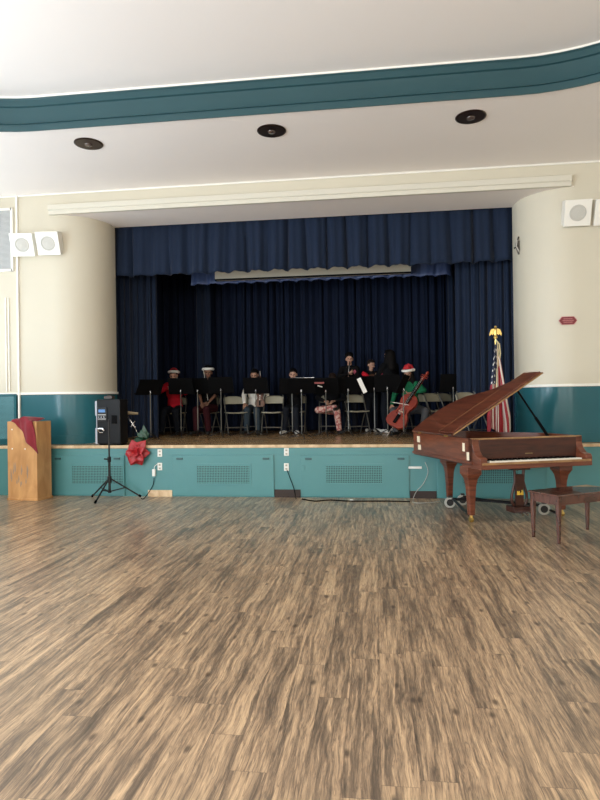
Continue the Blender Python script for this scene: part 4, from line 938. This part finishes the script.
def person(label, X, Y, rz, seated=True, scale=1.0, lean=0.0, side=0.0, pitch=0.0, yaw=0.0, hands=((-.2, -.35, .62), (.2, -.35, .62)), elbows=((-1, .2, -.6), (1, .2, -.6)),
           feet=None, knee=None, skin=SKIN_M, top=C_BLK, sleeve=None, pants=C_DK, shoe=SHOE_B, hair='short', hairm=HAIR, hat=False, longsleeve=True, curl=0.5, footsplay=0.1):
    t = thing('person', label, 'person', (X, Y, ZS), rz); t.scale = (scale,)*3
    hipz = 0.54 if seated else 0.93
    pel = V((0, 0, hipz)); tl = 0.50
    up_ = V((side, -lean, 1)).normalized()
    waist = pel+up_*0.14; chest = pel+up_*0.34; shc = pel+up_*tl; neck = pel+up_*(tl+0.07)
    sh = [shc+V((s*0.165, 0, -0.01)) for s in (-1, 1)]
    hc = neck+up_*0.06+V((0, -0.025-0.06*max(0, pitch), 0.085-0.03*abs(pitch)))
    if feet is None: feet = ((-0.13, -0.42, 0.0), (0.13, -0.42, 0.0)) if seated else ((-0.11, 0, 0.0), (0.11, 0, 0.0))
    hips = [pel+V((s*0.09, 0, -0.01)) for s in (-1, 1)]
    kh = knee or ((0, -1, 0.5), (0, -1, 0.5)) 
    el = []; wr = []
    for i in (0, 1):
        e_, w_ = two_bone(sh[i], hands[i], 0.27, 0.235, elbows[i]); el.append(e_); wr.append(w_)
    kn = []; an = []
    for i in (0, 1):
        k_, a_ = two_bone(hips[i], V(feet[i])+V((0, 0, 0.085)), 0.43, 0.42, kh[i] if seated else (0, -1, 0.1)); kn.append(k_); an.append(a_)
    MH = Matrix.Translation(hc) @ Euler((pitch, side*0.5, yaw), 'XYZ').to_matrix().to_4x4()
    # body, one continuous surface
    g = MB()
    g.cap(neck-up_*0.05, hc+V((0, 0.01, -0.05)), 0.052, 0.048)
    g.cap(sh[0], sh[1], 0.055); g.ell(chest, (0.155, 0.10, 0.17)); g.ell(waist, (0.135, 0.095, 0.15)); g.ell(pel, (0.16, 0.12, 0.12))
    for i in (0, 1):
        g.cap(sh[i], el[i], 0.050, 0.039); g.cap(el[i], wr[i], 0.038, 0.025); g.cap(hips[i], kn[i], 0.085, 0.058); g.cap(kn[i], an[i], 0.056, 0.036)
        fd = V(((-1 if i == 0 else 1)*footsplay*3, -1, 0)).normalized(); ff = V((an[i].x, an[i].y, an[i].z-0.045)); g.cap(ff, ff+fd*0.13, 0.036, 0.03)
        d = (wr[i]-el[i]).normalized(); s_in = V((1 if i == 0 else -1, 0, 0)); nrm_ = d.cross(s_in)
        if nrm_.length < 0.2: nrm_ = d.cross(V((0, 1, 0)))
        nrm_.normalize()
        if nrm_.y > 0: nrm_ = -nrm_
        pn_ = -nrm_; sd = d.cross(nrm_).normalized(); sgn = 1 if sd.x*(1 if i == 0 else -1) > 0 else -1; sd *= sgn       # towards the thumb
        g.cap(wr[i], wr[i]+d*0.075, 0.024, 0.036, flat=0.5, side=sd)
        for k, (ln, off_) in enumerate(((0.072, 0.030), (0.080, 0.010), (0.074, -0.010), (0.058, -0.029))):
            b_ = wr[i]+d*0.080+sd*off_; c1 = curl; p1 = b_+(d*math.cos(c1)+pn_*math.sin(c1))*ln*0.45; p2 = p1+(d*math.cos(c1*2)+pn_*math.sin(c1*2))*ln*0.32; p3 = p2+(d*math.cos(c1*3)+pn_*math.sin(c1*3))*ln*0.26
            g.cap(b_-d*0.02, p1, 0.0100, 0.0095, 8); g.cap(p1, p2, 0.0095, 0.0088, 8); g.cap(p2, p3, 0.0088, 0.0078, 8)
        b_ = wr[i]+d*0.025+sd*0.026; p1 = b_+(d*0.6+sd*0.8).normalized()*0.042; p2 = p1+(d*0.9+sd*0.25+pn_*0.4).normalized()*0.034; g.cap(b_, p1, 0.0125, 0.0115, 8); g.cap(p1, p2, 0.0110, 0.0095, 8)
    s0 = len(g.v)
    g.ell((0, 0.005, 0.02), (0.076, 0.094, 0.098)); g.ell((0, -0.030, -0.045), (0.055, 0.058, 0.062)); g.ell((0, -0.056, -0.088), (0.026, 0.024, 0.020))
    g.cap((0, -0.086, 0.012), (0, -0.108, -0.022), 0.010, 0.015, 8)
    for s in (-1, 1): g.ell((s*0.078, 0.008, -0.01), (0.012, 0.022, 0.032)); g.ell((s*0.040, -0.066, -0.022), (0.022, 0.022, 0.022))
    g.cap((-0.045, -0.082, 0.030), (0.045, -0.082, 0.030), 0.010, 0.010, 8)
    g.xf(s0, MH); body = g.build('body', skin, t, remesh=0.0085, smooth=0)
    for s in (-1, 1):
        g = MB(); g.ell((s*0.030, -0.086, 0.010), (0.014, 0.010, 0.009)); g.xf(0, MH); g.build('eye', EYE_M, body)
    g = MB(); g.ell((0, -0.086, -0.052), (0.024, 0.012, 0.008)); g.xf(0, MH); g.build('mouth', LIP, body)
    # hair
    g = MB()
    g.ell((0, 0.025, 0.045), (0.088, 0.096, 0.086)); g.ell((0, 0.045, -0.005), (0.085, 0.075, 0.075)); g.ell((0, -0.035, 0.088), (0.070, 0.05, 0.035))
    if hair == 'curly':
        rr = random.Random(label)
        for k in range(26):
            a_ = rr.uniform(0, 2*PI); b_ = rr.uniform(0.1, 1.3); g.ell((0.092*math.sin(b_)*math.cos(a_), 0.03+0.095*abs(math.sin(b_))*math.sin(a_)*0.9, 0.04+0.095*math.cos(b_)), (0.028, 0.028, 0.028), nu=10, nv=8)
    g.xf(0, MH)
    if hair == 'long':
        g.cap(hc+V((0, 0.06, 0.02)), hc+V((0, 0.10, -0.26)), 0.105, 0.10, 16); g.cap(hc+V((-0.06, 0.03, 0)), hc+V((-0.11, 0.03, -0.24)), 0.055, 0.055); g.cap(hc+V((0.06, 0.03, 0)), hc+V((0.11, 0.03, -0.24)), 0.055, 0.055)
    g.build('hair', hairm, t, remesh=0.008, smooth=0)
    # clothes
    g = MB()
    g.cap(sh[0]+V((0.01, 0, 0)), sh[1]-V((0.01, 0, 0)), 0.072); g.ell(chest, (0.180, 0.122, 0.19)); g.ell(waist, (0.160, 0.118, 0.17)); g.ell(pel+up_*0.05, (0.172, 0.132, 0.10)); g.cap(shc, neck-up_*0.02, 0.075, 0.062)
    for i in (0, 1):
        if sleeve is None:
            g.cap(sh[i], el[i], 0.067, 0.053)
            if longsleeve: g.cap(el[i], el[i].lerp(wr[i], 0.93), 0.053, 0.038)
        else: g.cap(sh[i], sh[i].lerp(el[i], 0.1), 0.067)
    topo = g.build('top', top, t, remesh=0.011, smooth=0)
    if sleeve is not None:
        for i in (0, 1):
            g = MB(); g.cap(sh[i], el[i], 0.069, 0.055); g.cap(el[i], el[i].lerp(wr[i], 0.93), 0.055, 0.040); g.build('sleeve', sleeve, t, remesh=0.010, smooth=0)
    g = MB(); g.ell(pel-V((0, 0, 0.01)), (0.178, 0.138, 0.118))
    for i in (0, 1): g.cap(hips[i], kn[i], 0.102, 0.076); g.cap(kn[i], kn[i].lerp(an[i], 0.92), 0.076, 0.060)
    g.build('trousers', pants, t, remesh=0.011, smooth=0)
    for i in (0, 1):
        fd = V(((-1 if i == 0 else 1)*footsplay*3, -1, 0)).normalized(); ff = V((an[i].x, an[i].y, an[i].z-0.038)); g = MB(); g.cap(ff-fd*0.03, ff+fd*0.15, 0.046, 0.038, flat=0.9); g.cap(ff, an[i]+V((0, 0, 0.01)), 0.044, 0.042)
        g.build('shoe', shoe, t, remesh=0.009, smooth=0)
    if hat:
        MHH = MH @ Matrix.Rotation(-0.45 if hat == 'back' else -0.10, 4, 'X')
        g = MB(); n_ = 24; g.tube([(0.100*math.cos(2*PI*k/n_), 0.008+0.112*math.sin(2*PI*k/n_), 0.070) for k in range(n_+1)], 0.027, 10); g.xf(0, MHH); g.build('hat_band', FLEECE, t)
        g = MB(); hx = 1 if hat == 'right' else 0.25
        pts = [(0, 0.01, 0.07), (0, 0.012, 0.105), (hx*0.005, 0.02, 0.135), (hx*0.03, 0.035, 0.155), (hx*0.075, 0.05, 0.145), (hx*0.105, 0.05, 0.10)]
        if hx < 1: pts = [(0, 0.01, 0.06), (0, 0.035, 0.078), (0, 0.065, 0.082), (0.01, 0.10, 0.07), (0.015, 0.125, 0.04), (0.02, 0.13, 0.0)]
        g.tube(pts, [0.10, 0.094, 0.078, 0.055, 0.033, 0.018], 18); g.xf(0, MHH); g.build('hat_cap', HATRED if hat != 'dark' else C_BLK, t)
        g = MB(); g.ell((hx*0.118, 0.045, 0.068) if hx == 1 else (0.02, 0.135, -0.03), (0.030, 0.030, 0.030)); g.xf(0, MHH); g.build('pompom', FLEECE, t)
    return t, {'hc': hc, 'wr': wr, 'el': el, 'MH': MH, 'kn': kn}

def toworld(t, p): return Matrix.Translation(t.location) @ Matrix.Rotation(t.rotation_euler.z, 4, 'Z') @ Matrix.Scale(t.scale[0], 4) @ V(p)
Y1 = 12.2
# 1 far left, red top, santa hat, face bent down, hands at mouth
p1, d1 = person('seated person in a red top and fur-brimmed red hat, at far left', SX(175, 12.25), 12.25, 0.1, scale=1.0, lean=0.06, pitch=0.38, hands=((-.10, -.21, .98), (.06, -.27, .95)), elbows=((-1, 0, -.5), (1, 0, -.5)),
    skin=SKIN_L, top=C_RED, pants=C_DK, hat='back', feet=((-0.20, -0.40, 0), (0.12, -0.34, 0)))
# 2 maroon trousers, white-brim hat, holding a bow upright
p2, d2 = person('seated person in maroon trousers and white-banded hat holding a bow upright', SX(209, 12.25), 12.25, -0.1, scale=1.03, lean=0.0, pitch=0.1, yaw=0.35, hands=((-.03, -.33, .60), (.12, -.30, .66)), elbows=((-1, 0.1, -.3), (1, 0, -.5)),
    skin=SKIN_D, top=C_BLK, pants=C_MAR, hat='dark', longsleeve=False, feet=((-0.12, -0.40, 0), (0.14, -0.40, 0)))
# 3 white sleeves, behind a stand
p3, d3 = person('seated dark-haired person in a white shirt and grey jeans behind a music stand', SX(256, 12.4), 12.4, 0.0, scale=0.99, lean=0.12, pitch=0.35, hands=((-.17, -.40, .62), (.17, -.33, .66)), elbows=((-1, 0.2, -.3), (1, 0.2, -.2)),
    skin=SKIN_M, top=C_WHT, pants=C_JEAN, feet=((-0.12, -0.42, 0), (0.12, -0.42, 0)))
# 4 centre, hand beside the face
p4, d4 = person('seated person in black with raised hand, behind the centre music stand', SX(294, 12.35), 12.35, 0.0, scale=0.98, lean=0.06, pitch=0.25, hands=((.0, -.20, 1.03), (.17, -.20, 1.03)), elbows=((-1, 0, -.7), (1, 0, -.7)),
    skin=SKIN_L, top=C_BLK, pants=C_DK, feet=((-0.15, -0.42, 0), (0.10, -0.42, 0)), shoe=SHOE_W)
# 5 pink leggings, bent behind the stand
p5, d5 = person('seated person in pink patterned leggings, hidden above by music stands', SX(331, 12.25), 12.25, 0.0, scale=0.92, lean=0.35, side=0.10, pitch=0.7, hands=((-.12, -.36, .72), (.12, -.36, .72)),
    skin=SKIN_M, top=C_BLK, pants=C_PNK, feet=((0.16, -0.46, 0.50), (0.20, -0.42, 0)), knee=((-1.6, -0.2, -0.2), (0.1, -1, 0.5)), hairm=HAIRB)
# 6 standing with a clarinet
p6, d6 = person('standing curly-haired person in black playing an upright clarinet', SX(350, 12.75), 12.75, 0.0, seated=False, scale=0.94, pitch=0.12, yaw=0.1, hands=((-.03, -.27, 1.30), (-.02, -.31, 1.18)), elbows=((-1, 0, -.6), (1, 0, -.6)),
    skin=SKIN_L, top=C_BLK, pants=C_DK, hair='curly')
g = MB()
for k in range(7):
    a_ = 2*PI*k/7; g.ell((0.018*math.cos(a_), 0, 0.030*math.sin(a_)), (0.016, 0.012, 0.02), nu=10, nv=8)
g.xf(0, Matrix.Translation((0.12, -0.135, 1.34))); g.build('pink_corsage', mat('pink_petals', (0.55, 0.10, 0.16), 0.7), p6)
# 7 standing, red sleeve
p7, d7 = person('standing short-haired person in a red knit top, left of the long-haired person', SX(371, 12.7), 12.7, 0.25, seated=False, scale=0.86, pitch=0.25, yaw=0.3, lean=0.05, hands=((.16, -.25, 1.30), (.0, -.28, 1.22)), elbows=((-.6, -.3, -.6), (1, 0, -.6)),
    skin=SKIN_L, top=C_BLK, sleeve=C_RED, pants=C_DK, shoe=SHOE_W, hairm=HAIRB)
# 8 long hair, turned away
p8, d8 = person('standing person in black with long dark hair, turned toward the left', SX(390, 12.2), 12.2, -2.5, seated=False, scale=0.95, hair='long', hands=((-.12, -.25, 1.08), (.12, -.25, 1.08)), top=C_BLK, pants=C_DK, shoe=SHOE_W)
g = MB(); g.cap((0.12, -0.02, 1.33), (0.19, -0.05, 1.20), 0.045, 0.05, flat=0.5); g.build('dark_red_stripe', mat('dark_red_knit', (0.16, 0.015, 0.03), 0.8), p8)
# 9 cellist
p9, d9 = person('seated cellist in a green top and red hat with white band', SX(412, 11.55), 11.55, -0.25, scale=0.93, lean=0.05, side=-0.10, pitch=0.25, hands=((-.36, -.30, .60), (.05, -.20, .86)), elbows=((-1, 0.1, -.1), (1, -0.2, 0.0)),
    skin=SKIN_M, top=C_GRN, pants=C_GRY, hat='right', feet=((-0.25, -0.38, 0), (0.24, -0.30, 0)), knee=((-0.7, -1, .5), (0.8, -1, .5)), hair='long', hairm=HAIR)

# ------------------------------------------------------------------ instruments
def fiddle(name, label, cat, s, M, woodm):
    t = thing(name, label, cat); t.matrix_world = M
    out = []
    half = [(0.0, -0.18), (0.06, -0.178), (0.095, -0.15), (0.103, -0.11), (0.09, -0.06), (0.058, -0.02), (0.056, 0.02), (0.072, 0.06), (0.082, 0.10), (0.075, 0.14), (0.045, 0.17), (0.0, 0.178)]
    out = half + [(-x, y) for x, y in half[-2:0:-1]]; out = [(x*s, y*s) for x, y in out]
    th = 0.036*s if s < 1.5 else 0.045*s
    g = MB(); g.prism(out, -th/2, th/2); g.build('body', woodm, t, smooth=40, bevel=0.006*s)
    g = MB()
    for q in (-1, 1): g.tube([(q*0.035*s, -0.06*s, th/2+0.001), (q*0.042*s, -0.02*s, th/2+0.001), (q*0.030*s, 0.01*s, th/2+0.001)], 0.0025*s, 6)
    g.build('sound_hole', BLACK, t)
    g = MB(); g.box((0, 0.235*s, th/2+0.004*s), (0.028*s, 0.26*s, 0.018*s)); g.cap((0, 0.36*s, th/2), (0, 0.41*s, th/2-0.01*s), 0.015*s, 0.013*s); g.ell((0, 0.43*s, th/2-0.015*s), (0.014*s, 0.02*s, 0.02*s))
    for k in (0.375, 0.395): g.tube([(-0.035*s, k*s, th/2), (0.035*s, k*s, th/2)], 0.004*s, 6)
    g.build('neck', woodm, t)
    g = MB(); g.box((0, 0.20*s, th/2+0.017*s), (0.03*s, 0.27*s, 0.006*s)); g.box((0, -0.10*s, th/2+0.012*s), (0.03*s, 0.10*s, 0.006*s)); g.build('fingerboard', BLACK, t, smooth=0)
    g = MB(); g.box((0, -0.025*s, th/2+0.012*s), (0.045*s, 0.004*s, 0.026*s)); g.build('bridge', NOSING, t, smooth=0)
    g = MB()
    for k in (-1.5, -.5, .5, 1.5): g.tube([(k*0.006*s, -0.06*s, th/2+0.02*s), (k*0.007*s, -0.025*s, th/2+0.026*s), (k*0.004*s, 0.37*s, th/2+0.02*s)], 0.0006*s, 4)
    g.build('strings', CHROME, t)
    if s > 1.5:
        g = MB(); g.tube([(0, -0.18*s, 0), (0, -0.29*s, 0)], 0.006); g.build('endpin', CHROME, t)
    return t
VIO = wood_mat('violin_varnish', (0.07, 0.022, 0.008), (0.15, 0.052, 0.018), 0.45, (1, 6, 1), 4)
CEL = wood_mat('cello_varnish', (0.15, 0.014, 0.007), (0.30, 0.036, 0.015), 0.4, (1, 3, 1), 3, coat=0.08)
def frame(origin, ydir, zdir):
    y = V(ydir).normalized(); z = V(zdir); z = (z-y*z.dot(y)).normalized(); x = y.cross(z); M = Matrix.Identity(4)
    for i in range(3): M[i][0] = x[i]; M[i][1] = y[i]; M[i][2] = z[i]; M[i][3] = V(origin)[i]
    return M
def rodpt(px, py, Y): return atY(px, py, Y)
# cello
ca = atY(398, 419, 10.95); cb = atY(426, 376, 11.2)
cdir = (cb-ca); cc = ca+cdir.normalized()*0.06
fiddle('cello', 'red-brown cello leaning on the seated player in green', 'cello', 1.95, frame(ca+cdir.normalized()*0.18, cdir, (-0.45, -1, 0.15)), CEL)
def bow(label, a, b): 
    t = thing('bow', label, 'bow', a); d = V(b)-V(a)
    g = MB(); g.tube([V((0, 0, 0)), d*0.5+V((0, -0.012, 0)), d], 0.0055, 6); g.build('stick', mat('pale_bow_wood', (0.50, 0.42, 0.33), 0.35), t)
    g = MB(); g.tube([V((0, -0.018, 0))+d*0.03, V((0, -0.015, 0))+d*0.98], 0.0035, 4); g.build('bow_hair', PAPER, t)
    g = MB(); g.box(d*0.05+V((0, -0.012, 0)), (0.015, 0.02, 0.04)); g.build('frog', BLACK, t, smooth=0)
    return t
bow('pale bow crossing the cello strings', atY(391, 402, 10.95), atY(409, 405, 10.75))
bow('pale bow held upright beside the white-banded hat', atY(208.5, 403, 11.85), atY(203.5, 369, 11.85))
bow('pale bow tip rising behind the stand of the white-sleeved player', atY(262, 400, 12.0), atY(260, 371, 12.0))
fiddle('violin', 'brown violin held upright in the lap of the white-sleeved player', 'violin', 1.0, frame(atY(260, 398, 11.95), (0.02, 0.05, 1), (0.1, -1, 0)), VIO)
fiddle('violin', 'dark brown violin under the chin of the player in red sleeves', 'violin', 1.0, frame(toworld(p7, (0.10, -0.26, 1.38)), (0.75, -0.65, -0.05), (0.1, -0.5, 1)), VIO)
# clarinet
a_ = toworld(p6, d6['MH'] @ V((0, -0.095, -0.05))); b_ = a_+V((0, -0.22, -0.46))
b_ = V((atY(348, 378, b_.y).x, b_.y, atY(348, 378, b_.y).z))
t = thing('clarinet', 'upright clarinet with silvery bell played by the curly-haired person', 'clarinet', b_); d = a_-b_
g = MB(); g.tube([d*0.12, d*0.5, d*0.88], [0.014, 0.0125, 0.011], 10); g.tube([d*0.87, d], [0.013, 0.007], 8); g.build('barrel', BLACKM, t)
g = MB(); g.tube([V((0, 0, 0)), d*0.03, d*0.12], [0.036, 0.024, 0.014], 14); g.build('bell', CHROME, t)
g = MB()
for k in range(7): g.ell(d*(0.2+0.09*k)+V((0, -0.014, 0)), (0.007, 0.005, 0.007), nu=8, nv=6)
g.build('keys', CHROME, t)
# flutes
def flute(label, a, b):
    t = thing('flute', label, 'flute', a); d = V(b)-V(a); g = MB(); g.tube([V((0, 0, 0)), d], 0.0095, 10); g.build('tube', CHROME, t)
    g = MB(); [g.ell(d*(0.3+0.07*k)+V((0, -0.01, 0.004)), (0.007, 0.006, 0.006), nu=8, nv=6) for k in range(9)]; g.build('keys', CHROME, t); return t
h = toworld(p1, d1['MH'] @ V((0.0, -0.115, -0.055))); flute('silver flute at the lips of the player in the red top', h+V((0.04, 0.0, 0.0)), h+V((-0.02+0.30, -0.04, -0.03)))
h = toworld(p4, d4['MH'] @ V((0.0, -0.115, -0.055))); flute('silver flute at the lips of the player behind the centre stand', h+V((-0.05, 0, 0)), h+V((0.45, -0.05, 0.0)))
